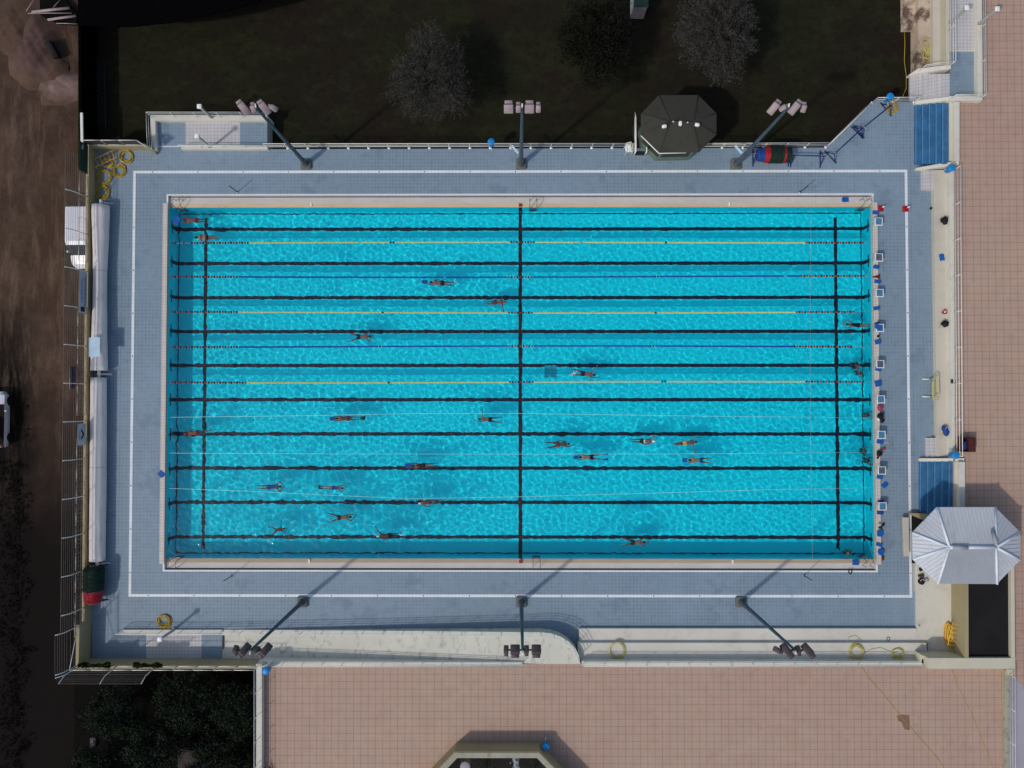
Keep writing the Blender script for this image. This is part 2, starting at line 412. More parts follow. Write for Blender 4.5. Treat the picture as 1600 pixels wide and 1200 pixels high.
def sheet(name, polys, z, mat, kind='structure', **kw):
    mb = MB()
    for xy in polys:
        tr = tessellate_polygon([[Vector((x, y, 0)) for x, y in ring] for ring in xy]) if isinstance(xy[0], list) else tessellate_polygon([[Vector((x, y, 0)) for x, y in xy]])
        flat = [p for ring in xy for p in ring] if isinstance(xy[0], list) else xy
        fs = []
        for t in tr:
            p = [flat[k] for k in t]
            if (p[1][0]-p[0][0])*(p[2][1]-p[0][1])-(p[1][1]-p[0][1])*(p[2][0]-p[0][0]) < 0: t = t[::-1]
            fs.append(tuple(t))
        mb.add([(x, y, z) for x, y in flat], fs)
    return mb.build(name, mat, kind=kind, **kw)

# ================================================================== SETTING
WX0, WX1, WY0, WY1 = rect(262.5, 324, 1363, 873, -.25)          # water
_, _, HY0, HY1 = rect(262.5, 305, 1363, 891, 0)                 # recess in the deck (long sides)
ZW, ZF = -.25, -2.0; ZA = ZW+(ZF-ZW)/1.34
sheet('ground', [[[(-1500, -1500), (1500, -1500), (1500, 1500), (-1500, 1500)], quad(WX0-1, WX1+1, WY0-1, WY1+1)[::-1]]], -1.6, 'dirt')
sheet('dirt_track', [[XY(30, 1900, -1.59), XY(118, 1900, -1.59), XY(118, 760, -1.59), XY(112, 300, -1.59), XY(60, 200, -1.59), XY(20, 330, -1.59), XY(48, 560, -1.59), XY(52, 800, -1.59), XY(44, 1040, -1.59)]], -1.59, 'dirt')
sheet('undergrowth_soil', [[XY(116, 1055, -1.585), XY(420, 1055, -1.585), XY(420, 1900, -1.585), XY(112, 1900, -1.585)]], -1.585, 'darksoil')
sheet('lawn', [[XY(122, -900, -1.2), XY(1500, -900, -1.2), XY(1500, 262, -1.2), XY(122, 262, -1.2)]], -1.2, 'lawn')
# deck with the pool opening
dk = [XY(143, 1032), XY(1520, 1032), XY(1500, 159), XY(1362, 159), XY(1290, 230.5), XY(417.5, 233), XY(417.5, 187), XY(243.5, 187), XY(243.5, 233), XY(150, 235)]
sheet('pool_deck', [[dk, quad(WX0, WX1, HY0, HY1)[::-1]]], 0, 'deck')
mb = MB()                                                        # outer faces of the deck slab
for i in range(3, len(dk)):
    a, b = dk[i], dk[(i+1) % len(dk)]
    mb.add([(a[0], a[1], -1.7), (b[0], b[1], -1.7), (b[0], b[1], -.002), (a[0], a[1], -.002)], [(0, 1, 2, 3)])
mb.build('deck_edge_wall', 'kerb', kind='structure')
# basin
def poolmat(name, c, c2):
    t = NT(name); n = t.ramp(t.noise(.35, 4, .6), [(.3, 0), (.7, 1)])
    c = t.mix(n, c, c2); c = t.mix(t.math('MULTIPLY', t.grid(.25, .02), .10), c, tuple(v*.6 for v in c2))
    return t.done(c, .6, .1)
M['basin'] = poolmat('turquoise_basin', (.006, .82, .93), (.005, .76, .89))
M['laneline'] = simple('black_lane_tile', (.004, .010, .03), .5, .2, 4)
M['centreline'] = simple('dark_red_black_tile', (.035, .008, .018), .5, .2, 4)
mb = MB(); e = [(WX0, WY0), (WX1, WY0), (WX1, WY1), (WX0, WY1)]
mb.add([(x, y, ZF) for x, y in e], [(0, 1, 2, 3)])
for i in range(4):
    a, b = e[i], e[(i+1) % 4]; zt = -.27 if i in (0, 2) else .02
    mb.add([(a[0], a[1], ZF), (b[0], b[1], ZF), (b[0], b[1], zt), (a[0], a[1], zt)], [(3, 2, 1, 0)])
basin = mb.build('pool_basin', 'basin', kind='structure')
# markings on the basin
mk = MB(); ZM = ZF+.005
yl = [P(813, y, ZA).y for y in (358, 411.5, 465, 518, 571, 624.5, 678, 731.5, 785, 839)]
yl = [ (y) for y in yl]
for y in yl:
    mk.prism(quad(WX0+.35, WX1-.35, y-.125, y+.125), ZM-.004, ZM)
    for x, s in ((WX0, 1), (WX1, -1)):
        mk.prism(quad(min(x, x+s*.36), max(x, x+s*.36), y-.125, y+.125), ZM-.004, ZM)
        a, b = sorted((x+s*.006, x+s*.002))
        mk.prism(quad(a, b, y-.125, y+.125), ZF+.006, -.55)
        a, b = sorted((x+s*.012, x+s*.008)); mk.prism(quad(a, b, y-.45, y+.45), -.95, -.72)
for px in (320, 1307):
    x = P(px, 600, ZA).x; mk.prism(quad(x-.12, x+.12, WY0+.45, WY1-.45), ZM-.003, ZM+.004)
q = .10
mk.prism(quad(WX0+q, WX1-q, WY0+q, WY0+q+.08), ZM-.003, ZM+.002); mk.prism(quad(WX0+q, WX1-q, WY1-q-.08, WY1-q), ZM-.003, ZM+.002)
mk.prism(quad(WX0+q, WX0+q+.08, WY0+q+.09, WY1-q-.09), ZM-.003, ZM+.002); mk.prism(quad(WX1-q-.08, WX1-q, WY0+q+.09, WY1-q-.09), ZM-.003, ZM+.002)
marks = mk.build('pool_floor_markings', 'laneline', kind='structure')
mk = MB(); xc = P(813, 600, ZA).x
mk.prism(quad(xc-.13, xc+.13, WY0+.02, WY1-.02), ZM-.003, ZM+.008)
for y, s in ((WY0, 1), (WY1, -1)):
    a, b = sorted((y+s*.006, y+s*.002)); mk.prism(quad(xc-.13, xc+.13, a, b), ZF+.02, -.3)
cmark = mk.build('centre_markings', 'centreline', kind='structure')
mk = MB(); mk.prism([XY(851, 571, ZA), XY(870, 571, ZA), XY(870, 590, ZA), XY(851, 590, ZA)], ZM-.003, ZM+.006)
M['drain'] = simple('teal_drain_grating', (.003, .40, .55), .6, .4, 10)
drn = mk.build('floor_drain', 'drain', label='dark teal square drain grating on the pool floor', cat='drain')
# water sheet : real waves, finer and calmer by patches
def water():
    nx, ny = 1500, 760
    xs = np.linspace(WX0, WX1, nx); ys = np.linspace(WY0, WY1, ny); X, Y = np.meshgrid(xs, ys); Z = np.zeros_like(X)
    rng = np.random.RandomState(5)
    amp = np.ones_like(X)*.7
    for k in range(14):
        cx, cy, r = rng.uniform(WX0, WX1), rng.uniform(WY0, WY1), rng.uniform(2, 6)
        amp += rng.uniform(-.25, .35)*np.exp(-(((X-cx)/1.8)**2+(Y-cy)**2)/r**2)
    amp += .5*np.exp(-(((X-WX0)/16)**2+((Y-WY0)/9)**2))+.25*(Y < (WY0+WY1)/2)*1.0/(1+np.exp((Y)/2.0))
    amp = np.clip(amp, .28, 1.9)
    for (sx, sy) in SWAKE:                                  # churned water round each swimmer
        amp += .9*np.exp(-(((X-sx)/1.9)**2+((Y-sy)/.8)**2))
    for k in range(100):
        lam = rng.uniform(.24, .62)*(1 if k % 6 else 2.2); a = rng.uniform(0, 2*pi)
        u = X*cos(a)+Y*sin(a)+.12*np.sin(X*rng.uniform(.5, 1.4)+Y*rng.uniform(.5, 1.4)+k)
        Z += .00128*lam*np.sin(u*2*pi/lam+rng.uniform(0, 6.28))
    for (sx, sy) in SWAKE:
        r = np.sqrt((X-sx)**2+(Y-sy)**2); Z += .006*np.sin(r*2*pi/.6)*np.exp(-((r-1.3)/1.0)**2)
    # the ropes damp the waves beside them
    Z = Z*amp*WAVE
    co = np.stack([X.ravel(), Y.ravel(), (Z+ZW).ravel()], 1)
    idx = np.arange(nx*ny).reshape(ny, nx); f = np.stack([idx[:-1, :-1], idx[:-1, 1:], idx[1:, 1:], idx[1:, :-1]], -1).reshape(-1, 4)
    me = bpy.data.meshes.new('pool_water'); me.vertices.add(len(co)); me.vertices.foreach_set('co', co.ravel())
    me.loops.add(f.size); me.loops.foreach_set('vertex_index', f.ravel().astype(np.int32))
    me.polygons.add(len(f)); me.polygons.foreach_set('loop_start', np.arange(0, f.size, 4, dtype=np.int32))
    me.update(calc_edges=True); me.polygons.foreach_set('use_smooth', np.ones(len(f), bool))
    m = bpy.data.materials.new('clear_water'); m.use_nodes = True; t = m.node_tree; t.nodes.clear()
    o = t.nodes.new('ShaderNodeOutputMaterial'); g = t.nodes.new('ShaderNodeBsdfGlass'); g.inputs['IOR'].default_value = 1.33
    g.inputs['Roughness'].default_value = 0.0; g.inputs['Color'].default_value = (.97, .995, 1, 1); t.links.new(g.outputs[0], o.inputs[0])
    me.materials.append(m); ob = bpy.data.objects.new('pool_water', me); COL.objects.link(ob); ob['kind'] = 'structure'
    ob.cycles.is_caustics_caster = True
    return ob
WAVE = .86
RECEIVE = [basin, marks, cmark, drn]
# gutters along the long sides
mb = MB()
for y0, y1, yw in ((HY1, HY1, WY1), (HY0, HY0, WY0)):
    s = 1 if y0 > 0 else -1
    yg = yw+s*.27
    mb.add([(WX0, yg, -.17), (WX1, yg, -.17), (WX1, y0, -.17), (WX0, y0, -.17)], [(0, 1, 2, 3)] if s > 0 else [(3, 2, 1, 0)], 0)
    mb.add([(WX0, yw, -.275), (WX1, yw, -.275), (WX1, yg, -.17), (WX0, yg, -.17)], [(0, 1, 2, 3)] if s > 0 else [(3, 2, 1, 0)], 1)
    mb.add([(WX0, y0, -.17), (WX1, y0, -.17), (WX1, y0, -.002), (WX0, y0, -.002)], [(0, 1, 2, 3)] if s > 0 else [(3, 2, 1, 0)], 2)
for x, s in ((WX0, 1), (WX1, -1)):
    for a, b in ((WY1, HY1), (HY0, WY0)):
        mb.add([(x, a, -.3), (x, b, -.3), (x, b, 0), (x, a, 0)], [(0, 1, 2, 3)] if s > 0 else [(3, 2, 1, 0)], 0)
for s, y0 in ((1, HY1), (-1, HY0)):                              # narrow slotted grating at the north deck edge, painted edge shadow at the south
    a, b = sorted((y0-s*.03, y0-s*.10)); mb.prism(quad(WX0+.03, WX1-.03, a, b), -.168, -.163, 3)
mb.build('overflow_gutter', ['rim', 'tan', 'kerb', 'guttershade'], kind='structure')
mb = MB(); t_ = .11                                              # white edging on the deck round the recess
for a, b in ((HY1, HY1+t_), (HY0-t_, HY0)): mb.prism(quad(WX0-.12, WX1+.12, a, b), .0, .012)
for xa, xb in ((WX0-.12, WX0), (WX1, WX1+.12)):
    for ya, yb in ((WY1+.25, HY1), (HY0, WY0-.3)): mb.prism(quad(xa, xb, ya, yb), 0, .012)
mb.build('pool_edging', 'linetile', kind='structure')
for x0, x1 in ((WX0-.34, WX0), (WX1, WX1+.34)):
    mb = MB(); mb.prism(quad(x0, x1, WY0-.32, WY1+.25), .0, .10); 
    a, b = (x0-.05, x0) if x0 < 0 else (x1, x1+.05)
    mb.prism(quad(a, b, WY0-.32, WY1+.25), .0, .006, 1)  # dark strip: grout gutter on the west, kerb shadow painted on the east
    mb.build('end_kerb', ['coptile', 'guttershade'], kind='structure')
mb = MB()
for x0, x1, s in ((WX0, WX0+.003, 1), (WX1-.003, WX1, -1)): mb.prism(quad(x0, x1, WY0, WY1), -.24, .099)
mb.build('end_wall_facing', 'kerb', kind='structure')
# white drain line round the deck
DX0, DX1, DY0, DY1 = rect(206.5, 268, 1419.5, 931, 0); d = .095
mb = MB(); mb.prism(quad(DX0-d, DX1+d, DY1-d, DY1+d), 0, .004); mb.prism(quad(DX0-d, DX1+d, DY0-d, DY0+d), 0, .004)
mb.prism(quad(DX0-d, DX0+d, DY0+d, DY1-d), 0, .004); mb.prism(quad(DX1-d, DX1+d, DY0+d, DY1-d), 0, .004)
dots = [(x, y) for x in np.arange(DX0+1.3, DX1-1, 3.23) for y in (DY0, DY1)]+[(x, y) for y in np.arange(DY0+1.6, DY1-1, 3.05) for x in (DX0, DX1)]
for x, y in dots: mb.prism([(x+.045*cos(k*pi/4), y+.045*sin(k*pi/4)) for k in range(8)], .0045, .008, 1)
mb.build('deck_drain_line', ['linetile', 'dark'], kind='structure')
for pl in ([(290, 190), (375, 190), (375, 231), (290, 231)], [(228.5, 990), (315, 990), (315, 1030), (228.5, 1030)]):
    sheet('white_tile_path', [[XY(*p) for p in pl]], .005, 'wtile')
# terraces
TZ = 1.0
oct_ = [(713, 1160), (842, 1160), (931, 1252), (931, 1380), (842, 1472), (713, 1472), (624, 1380), (624, 1252)]
octw = [XY(a, b, TZ) for a, b in oct_]; oc = (sum(p[0] for p in octw)/8, sum(p[1] for p in octw)/8)
tp = [(1536, -900), (2600, -900), (2600, 2300), (411, 2300), (411, 1037.5), (1509, 1037.5), (1509, 800), (1489.5, 800), (1489.5, 158), (1536, 158)]
sheet('terrace', [[[XY(a, b, TZ) for a, b in tp], [(oc[0]+(x-oc[0])*.98, oc[1]+(y-oc[1])*.98) for x, y in octw][::-1]]], TZ, 'terrace')
sheet('grey_path', [[XY(1577, 1052, TZ), XY(1700, 1165, TZ), XY(1700, 2300, TZ), XY(1575, 2300, TZ)]], TZ+.004, 'paleslab')
mb = MB()
for a, b in (((411, 1037.5), (411, 2300)), ((1509, 1037.5), (411, 1037.5)), ((1489.5, 800), (1489.5, 158))):
    p, q_ = XY(*a, TZ), XY(*b, TZ); mb.add([(p[0], p[1], -1.7), (q_[0], q_[1], -1.7), (q_[0], q_[1], TZ-.002), (p[0], p[1], TZ-.002)], [(0, 1, 2, 3), ])
mb.build('terrace_side_wall', 'bench', kind='structure')

# ---- built things of concrete
def conc(name, pxs, z0, z1, mat, label, cat, ztops=None, bevel=.012, zref=None):
    return MB().pp(pxs, z0, z1, zref=zref, ztops=ztops).build(name, mat, label=label, cat=cat, bevel=bevel)
conc('long_bench', [(1459, 265.5), (1484.5, 265.5), (1489.5, 713.5), (1464.5, 713.5)], .001, .40, 'bench', 'long pale concrete bench along the east side of the deck', 'bench')
conc('terrace_kerb', [(1484.5, 265), (1490.5, 265), (1492.5, 713), (1488, 713)], .1, 1.05, 'white', 'white kerb carrying the railing above the long east bench', 'wall')
conc('bench_step', [(905, 982), (1432, 982), (1433.5, 1003.5), (905, 1003.5)], .001, .25, 'white', 'lower white seating step along the south deck edge', 'seating step')
conc('bench_step', [(903, 1004.5), (1432.5, 1004.5), (1448, 1004.8), (1448, 1031.5), (903, 1031.5)], .001, .5, 'white', 'upper white seating step below the south terrace kerb', 'seating step', zref=.5)
conc('terrace_kerb', [(909, 1033), (1447, 1033.5), (1447, 1040), (909, 1040)], .1, 1.06, 'white', 'white kerb with railing between the white steps and the pink terrace', 'wall')
conc('terrace_kerb', [(404, 1033), (817, 1034), (817, 1040), (404, 1040)], .1, 1.06, 'white', 'white kerb with railing between the stained ramp and the pink terrace', 'wall')
conc('platform', [(1432.5, 880), (1512, 880), (1512, 1034), (1450, 1034), (1450, 1003.8), (1432.5, 1003.8)], .001, .247, 'white', 'stained white concrete platform in front of the beige plant building', 'platform')
# ramp rising to the right with a rounded end
rp = [(348, 984), (600, 985.5), (845, 988)]
rp += [(845+62*sin(a), 1038-50*cos(a)) for a in (R(x) for x in (15, 30, 45, 60, 75, 90))]
top = [(x, y, min(1.0, max(.04, (x-348)/(845-348)))) for x, y in rp]
xy = [XY(x, y, z) for x, y, z in top]
by = P(600, 1038.2, 1.0).y
xy += [(xy[2][0], by), (xy[1][0], by), (xy[0][0], by)]; zt = [t[2] for t in top]+[1.0-.002, top[1][2], top[0][2]]
mb = MB(); n = len(xy); L = [2, 1, 0]
vs = [(x, y, z) for (x, y), z in zip(xy, zt)]+[(x, y, -.01) for x, y in xy]
fs = [(0, 1, n-2, n-1), (1, 2, n-3, n-2)]+[tuple([2]+list(range(3, n-3))+[n-3])]
fs = [f[::-1] for f in fs]+[(i, (i+1) % n, n+(i+1) % n, n+i) for i in range(n)]
mb.add(vs, fs); mb.build('access_ramp', 'ramp', label='stained white concrete ramp with a rounded end, rising beside the south deck', cat='ramp')
# perimeter walls
conc('perimeter_wall', [(134.5, 226), (139.5, 226), (132.5, 976), (127.5, 976)], -1.6, .9, 'beige', 'low beige wall along the west deck under the wire fence', 'wall')
conc('perimeter_wall', [(119, 977), (124.5, 977), (122.5, 1041), (118, 1041)], -1.6, 1.5, 'beige', 'taller beige wall stub at the southwest deck corner', 'wall')
conc('perimeter_wall', [(118, 1045), (118, 1039.5), (404, 1039.5), (404, 1045)], -1.6, 1.47, 'beige', 'beige wall along the south side by the dark trees', 'wall', zref=1.47)
conc('perimeter_wall', [(139.6, 223), (226, 224), (243, 236), (243, 240), (222, 228.4), (139.6, 228.4)], -1.2, 1.0, 'beige', 'short beige wall at the northwest deck corner behind the yellow hoses', 'wall', zref=1.0, ztops=[1.0, 1.0, .35, .3, .9, 1.0])
conc('niche_wall', [(235, 180), (418, 180), (418, 189), (243.5, 189), (245, 235), (239, 237)], -1.2, .35, 'white', 'white painted wall round the northwest entrance niche', 'wall', zref=.3)
conc('niche_wall', [(283, 227), (418, 227), (418, 233), (283, 233)], -.01, .3, 'white', 'low white wall between the niche and the north deck', 'wall')
MB().pp([(245, 228), (283, 228), (283, 229.3), (245, 229.3)], 0, .02).build('niche_line', 'linetile', kind='structure')
conc('low_kerb', [(190, 984), (347, 984), (347, 988.5), (196, 988.5)], .001, .16, 'white', 'low white kerb in front of the southwest white tile path', 'kerb')
MB().pp([(347, 994), (349, 994), (349, 1014), (347, 1014)], 0.001, .14).build('drain_slot', 'dark', label='short black slot at the foot of the ramp', cat='drain')
conc('white_slab', [(1411, 808.5), (1420, 808.5), (1421, 869.5), (1413, 869.5)], .3, .45, 'bench', 'narrow white slab bench by the round metal roof', 'bench')
MB().pp([(1414, 815), (1418, 815), (1418, 862), (1414, 862)], 0.0, .3).build('slab_foot', 'kerb', label='grey foot under the narrow white slab bench', cat='bench support')
# north stairs, south stairs
def stairs(xs, y0, y1, z0, dz, mat, nose, label):
    t = thing('stairs', P(xs[0], y1, z0), label, 'stairs')
    for i in range(len(xs)-1):
        z = z0+dz*(i+1)
        st = MB().pp([(xs[i], y0), (xs[i+1]+(1.5 if i < len(xs)-2 else 0), y0), (xs[i+1]+(1.5 if i < len(xs)-2 else 0), y1), (xs[i], y1)], z0-.01, z).build('step', mat, t, bevel=.01)
        if nose: MB().pp([(xs[i]+.1, y0+.3), (xs[i]+1.2, y0+.3), (xs[i]+1.2, y1-.3), (xs[i]+.1, y1-.3)], z+.001, z+.004).build('nosing', nose, t)
    return t
stairs([1430.5, 1441, 1451.5, 1462, 1472.5, 1483], 161, 256, 0, .19, 'bluestep', 'bluestep2', 'northern flight of blue painted steps')
stairs([1437.5, 1449, 1460, 1471.5, 1482.5, 1491], 721, 806, 0, .19, 'bluestep', 'bluestep2', 'southern flight of blue painted steps, partly in the shade of the round metal roof')
stairs([1422, 1431.5, 1441.5, 1451.5, 1461.5, 1471.5, 1484.5], 115, 158, -.2, .2, 'wtile', None, 'white tiled steps leading up to the blue landing')
stairs([1440, 1449.5, 1459.3], 266, 297, 0, .14, 'wtile', None, 'two small white tiled steps beside the northern blue steps')
stairs([1447, 1456, 1465], 684, 714, 0, .14, 'wtile', None, 'two small white tiled steps beside the southern blue steps')
conc('stringer_wall', [(1432, 262), (1498, 250.5), (1499, 257), (1432, 266)], .0, 1.1, 'white', 'white stringer wall on the near side of the northern blue steps', 'wall', ztops=[.25, 1.2, 1.2, .25])
conc('stringer_wall', [(1437, 716), (1507, 716), (1507, 721), (1437, 721)], .0, 1.1, 'white', 'white stringer wall on the north side of the southern blue steps', 'wall', ztops=[.2, 1.2, 1.2, .2])
conc('parapet', [(1491.5, 158.5), (1499.5, 158.5), (1499.5, 251), (1491.5, 251)], .9, 1.35, 'white', 'white parapet strip right of the northern blue steps', 'wall')
conc('parapet', [(1483.3, 158.5), (1487.5, 158.5), (1487.5, 251), (1483.3, 251)], .0, 1.02, 'beigel', 'beige side strip at the top of the northern blue steps', 'wall')
conc('parapet', [(1499, 721.5), (1508, 721.5), (1508, 800), (1499, 800)], .9, 1.35, 'white', 'white parapet strip right of the southern blue steps', 'wall')
conc('parapet', [(1491.2, 721.5), (1496, 721.5), (1496, 800), (1491.2, 800)], .0, 1.02, 'beigel', 'beige side strip at the top of the southern blue steps', 'wall')
# north-east block
MB().pp([(1485, 80), (1526, 80), (1529, 149), (1485, 149)], -.5, 1.0).build('landing', 'deck', kind='structure')
MB().pp([(1482.5, -400), (1526, -400), (1526, 78), (1482.5, 78)], -.5, 1.05).build('white_ramp', 'wtile', kind='structure')
MB().pp([(1482.5, 78.2), (1526, 78.2), (1526, 80), (1482.5, 80)], 1.0, 1.07).build('landing_line', 'white', kind='structure')
conc('parapet', [(1526, -400), (1534.5, -400), (1535.5, 157), (1528, 157)], -.2, 1.45, 'white', 'long white parapet east of the blue landing', 'wall')
conc('parapet', [(1484, 149.5), (1527.5, 149.5), (1527.5, 157), (1484, 157)], -.2, 1.4, 'white', 'white parapet on the south side of the blue landing', 'wall')
def mudbench():
    t = NT('muddy_bench_concrete'); c = t.mix(t.ramp(t.noise(.4, 5, .6), [(.35, 0), (.7, 1)]), B(186, 168, 152), B(160, 142, 126))
    s_ = t.ramp(t.noise(.55, 9, .72), [(.47, 0), (.56, 1)]); c = t.mix(t.math('MULTIPLY', s_, .85), c, B(66, 48, 38))
    t.bump(t.noise(20, 5), .3); return t.done(c, .9, .15)
M['mudbench'] = mudbench()
conc('tier', [(1412, -400), (1431, -400), (1431, 44), (1413.5, 44)], -1.2, -.6, 'mudbench', 'lowest muddy seating tier beside the lawn', 'seating tier')
conc('tier', [(1434, -400), (1457.5, -400), (1457.5, 106), (1435, 106)], -1.2, -.1, 'mudbench', 'middle seating tier with mud and a tangled hose', 'seating tier')
conc('tier', [(1457.7, -400), (1475.5, -400), (1475.5, 106), (1457.7, 106)], -1.2, .35, 'bench', 'upper clean pale seating tier', 'seating tier')
conc('parapet', [(1476.5, -400), (1482.3, -400), (1484.3, 106), (1478.5, 106)], -1.2, 1.2, 'beigel', 'beige wall between the seating tiers and the white ramp', 'wall')
conc('stringer_wall', [(1420, 117), (1435, 106.5), (1486, 101), (1486, 107), (1435, 115), (1420, 119)], -.3, 1.0, 'white', 'white sloping wall above the white tiled steps', 'wall', ztops=[.1, .4, 1.3, 1.3, .4, .1])
conc('stringer_wall', [(1430, 157), (1484, 150.5), (1484, 156.5), (1430, 163)], -.01, 1.2, 'white', 'white sloping wall between the white tiled and the blue steps', 'wall', ztops=[.25, 1.3, 1.3, .25])
MB().pp([(400, 1038), (409, 1038), (409, 2300), (400, 2300)], -1.6, 1.5).build('terrace_parapet', 'white', label='white parapet along the west edge of the pink terrace', cat='wall')
conc('terrace_parapet', [(1571, 1047), (1577, 1047), (1577, 2300), (1571, 2300)], .5, 1.3, 'sill', 'crumbling white kerb at the southeast corner of the pink terrace', 'wall')
# black boundary wall in the north-west
t = thing('boundary_wall', P(126, 100, -1.6), 'tall black boundary wall between the dirt yard and the lawn', 'wall')
MB().pp([(117.5, -400), (121.5, -400), (128, 222), (124, 222)], -1.6, 1.0).build('wall_body', 'blackwall', t)
MB().pp([(125.2, 176), (128.8, 176), (130.2, 256), (126.4, 256)], 1.0, 1.12).build('coping', 'wtube', t)
# slats added to imitate stripes of sunlight at its foot
t = thing('light_stripe_slats', P(157, 140, -1.2), 'faint grey slats imitating sunlight stripes on the lawn by the black boundary wall', 'light stripes')
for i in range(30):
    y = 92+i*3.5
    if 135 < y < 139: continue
    MB().tube([P(151+i*.06, y, -1.05), P(163+i*.05, y+5, -1.15)], .018, 4).build('light_slat', 'lampd', t)
MB().tube([P(151, 90, -1.1), P(153, 197, -1.1)], .03, 4).build('stripe_rail', 'dark', t); MB().tube([P(163, 95, -1.17), P(165, 202, -1.17)], .03, 4).build('stripe_rail', 'dark', t)
# black canopy
t = thing('black_canopy', P(260, -20, -1.2), 'black curved canopy reaching over the northwest corner of the lawn', 'canopy')
cv = [(122, -300), (700, -300), (440, -25), (400, 4), (330, 22), (270, 34), (205, 41), (122, 39)]
MB().pp(cv, 2.2, 2.35).build('canopy_sheet', 'blackwall', t)
for x, y in ((140, 12), (210, -10), (330, -30), (420, -60)): MB().tube([P(x, y, 2.2), Vector((P(x, y, 2.2).x, P(x, y, 2.2).y, -1.2))], .06, 8).build('post', 'dark', t)

# ================================================================== RAILINGS AND FENCES
def railing(label, pts, h=.95, nr=3, step=1.42, r=.024, mat='wtube', foot=False, group='white tube railings round the pool', name='railing', inward=None, hs=None):
    pts = [Vector(p) for p in pts]; t = thing(name, pts[0], label, 'railing', group)
    for k in range(nr):
        z = h*(k+1)/nr if hs is None else hs[k]
        MB().tube([p+Vector((0, 0, z)) for p in pts], r if k == nr-1 else r*.8, 6).build('rail', mat, t)
    for a, b in zip(pts, pts[1:]):
        d_ = (b-a); n = max(1, round(d_.length/step))
        for i in range(n+(b == pts[-1])):
            q_ = a+d_*(i/n); m_ = MB().tube([q_, q_+Vector((0, 0, h))], r*.9, 6)
            po = m_.build('post', mat, t)
            if foot: MB().lathe(q_, [(.10, 0), (.10, .02), (.05, .04), (.03, .05)], 10).build('foot', 'whiteplast', po)
    return t
railing('white railing along the north deck between the niche and the dark octagonal kiosk', [P(418, 231.5), P(988, 231)], foot=True)
railing('white railing along the north deck right of the dark octagonal kiosk', [P(1096, 231), P(1290, 230)], foot=True)
railing('white railing on the diagonal northeast deck edge', [P(1290.5, 229.8), P(1362, 160.5)], step=1.8)
railing('white railing on the short northeast deck edge by the white tiled steps', [P(1362.5, 160.5), P(1428, 160)], foot=True, step=1.6)
railing('white railing round the back of the northwest niche', [P(240, 235, .3), P(238, 183, .35), P(416, 183, .35)], step=1.6)
railing('white railing on the low wall in front of the northwest niche', [P(283, 230.5, .3), P(417, 230.5, .3)], h=.5, nr=2)
railing('white railing along the rising edge of the stained ramp', [P(190, 985.5, .16), P(348, 985.5, .16), P(600, 986.5, .51), P(845, 989, 1.0)]+[P(845+60*sin(a), 1037-48*cos(a), 1.0) for a in (R(x) for x in (20, 40, 60, 80))], h=.85, step=1.4)
railing('white railing on the kerb between ramp and pink terrace', [P(411, 1037, 1.06), P(815, 1037, 1.06)], h=.6)
railing('white railing on the kerb above the white seating steps', [P(911, 1037, 1.06), P(1440, 1037.5, 1.06)], h=.6)
railing('white railing above the long east bench', [P(1488, 266, 1.05), P(1491, 712, 1.05)], h=1.0, step=2.6)
railing('white railing on the parapet east of the blue landing', [P(1531, -120, 1.45), P(1532.5, 153, 1.45), P(1487, 153, 1.4)], h=.6, step=2.4)
railing('white railing between the seating tiers and the white ramp', [P(1480, -120, 1.2), P(1482, 104, 1.2), P(1437, 110, .5)], h=.9, step=2.4)
railing('white railing along the west edge of the pink terrace', [P(404, 1040, 1.5), P(404, 1420, 1.5)], h=.9, nr=2, step=1.7)
railing('white railing on the crumbling kerb at the southeast corner', [P(1574, 1052, 1.3), P(1574, 1420, 1.3)], h=.9, step=2.4)

# wire fence on the west wall : cranked posts, wires, framed panels
t = thing('wire_fence', P(136, 600, .9), 'tall grey wire fence with cranked posts on the low west wall', 'fence')
def wallpt(y, z=.9, off=0.0):                                     # a point over the wall line at the picture height y
    a = P(137-(y-236)*.0093, y, .9); return Vector((a.x+off, a.y, z))
ays = [308+58*i+(i*.35) for i in range(12)]
for y in ays: MB().tube([wallpt(y), wallpt(y, 2.43, -.1), wallpt(y, 2.93, -.38)], .034, 6).build('cranked_post', 'wtube', t)
for k, (z, off) in enumerate(((1.3, -.02), (1.7, -.05), (2.0, -.07), (2.2, -.09), (2.43, -.11), (2.55, -.18), (2.68, -.25), (2.8, -.31), (2.93, -.38))):
    MB().tube([wallpt(249, z, off), wallpt(975, z, off)], .014 if k < 8 else .02, 4).build('wire', 'wire', t)
def panel(y0, y1, tt, x=None):
    a, b = wallpt(y0+.6, .97, .03), wallpt(y1-.6, .97, .03); c_, d_ = a+Vector((0, 0, 1.0)), b+Vector((0, 0, 1.0))
    p = MB().tube([a, b, d_, c_], .022, 5, closed=True).build('panel_frame', 'gtube', tt)
    m_ = MB()
    for i in range(1, 5): m_.tube([a.lerp(b, i/5), c_.lerp(d_, i/5)], .006, 4)
    for z in (.33, .66): m_.tube([a.lerp(c_, z), b.lerp(d_, z)], .006, 4)
    m_.build('mesh_infill', 'gtube', p)
y = 276
while y < 970:
    if not (425 < y+17 < 492 or 660 < y+17 < 696): panel(y, y+33, t)
    y += 34
t2 = thing('wire_fence', P(122, 1010, 1.5), 'taller wire fence standing at the southwest corner', 'fence')
def sw(y, z, off): a = P(121.5, y, 1.5); return Vector((a.x+off, a.y, z))
for y in (979, 1039, 1043.5): MB().tube([sw(y, 1.5, 0), sw(y, 3.0, -.1), sw(y, 3.5, -.36)], .03, 6).build('cranked_post', 'wtube', t2)
def ss(x, z, off): a = P(x, 1042, 1.47); return Vector((a.x, a.y-off, z))
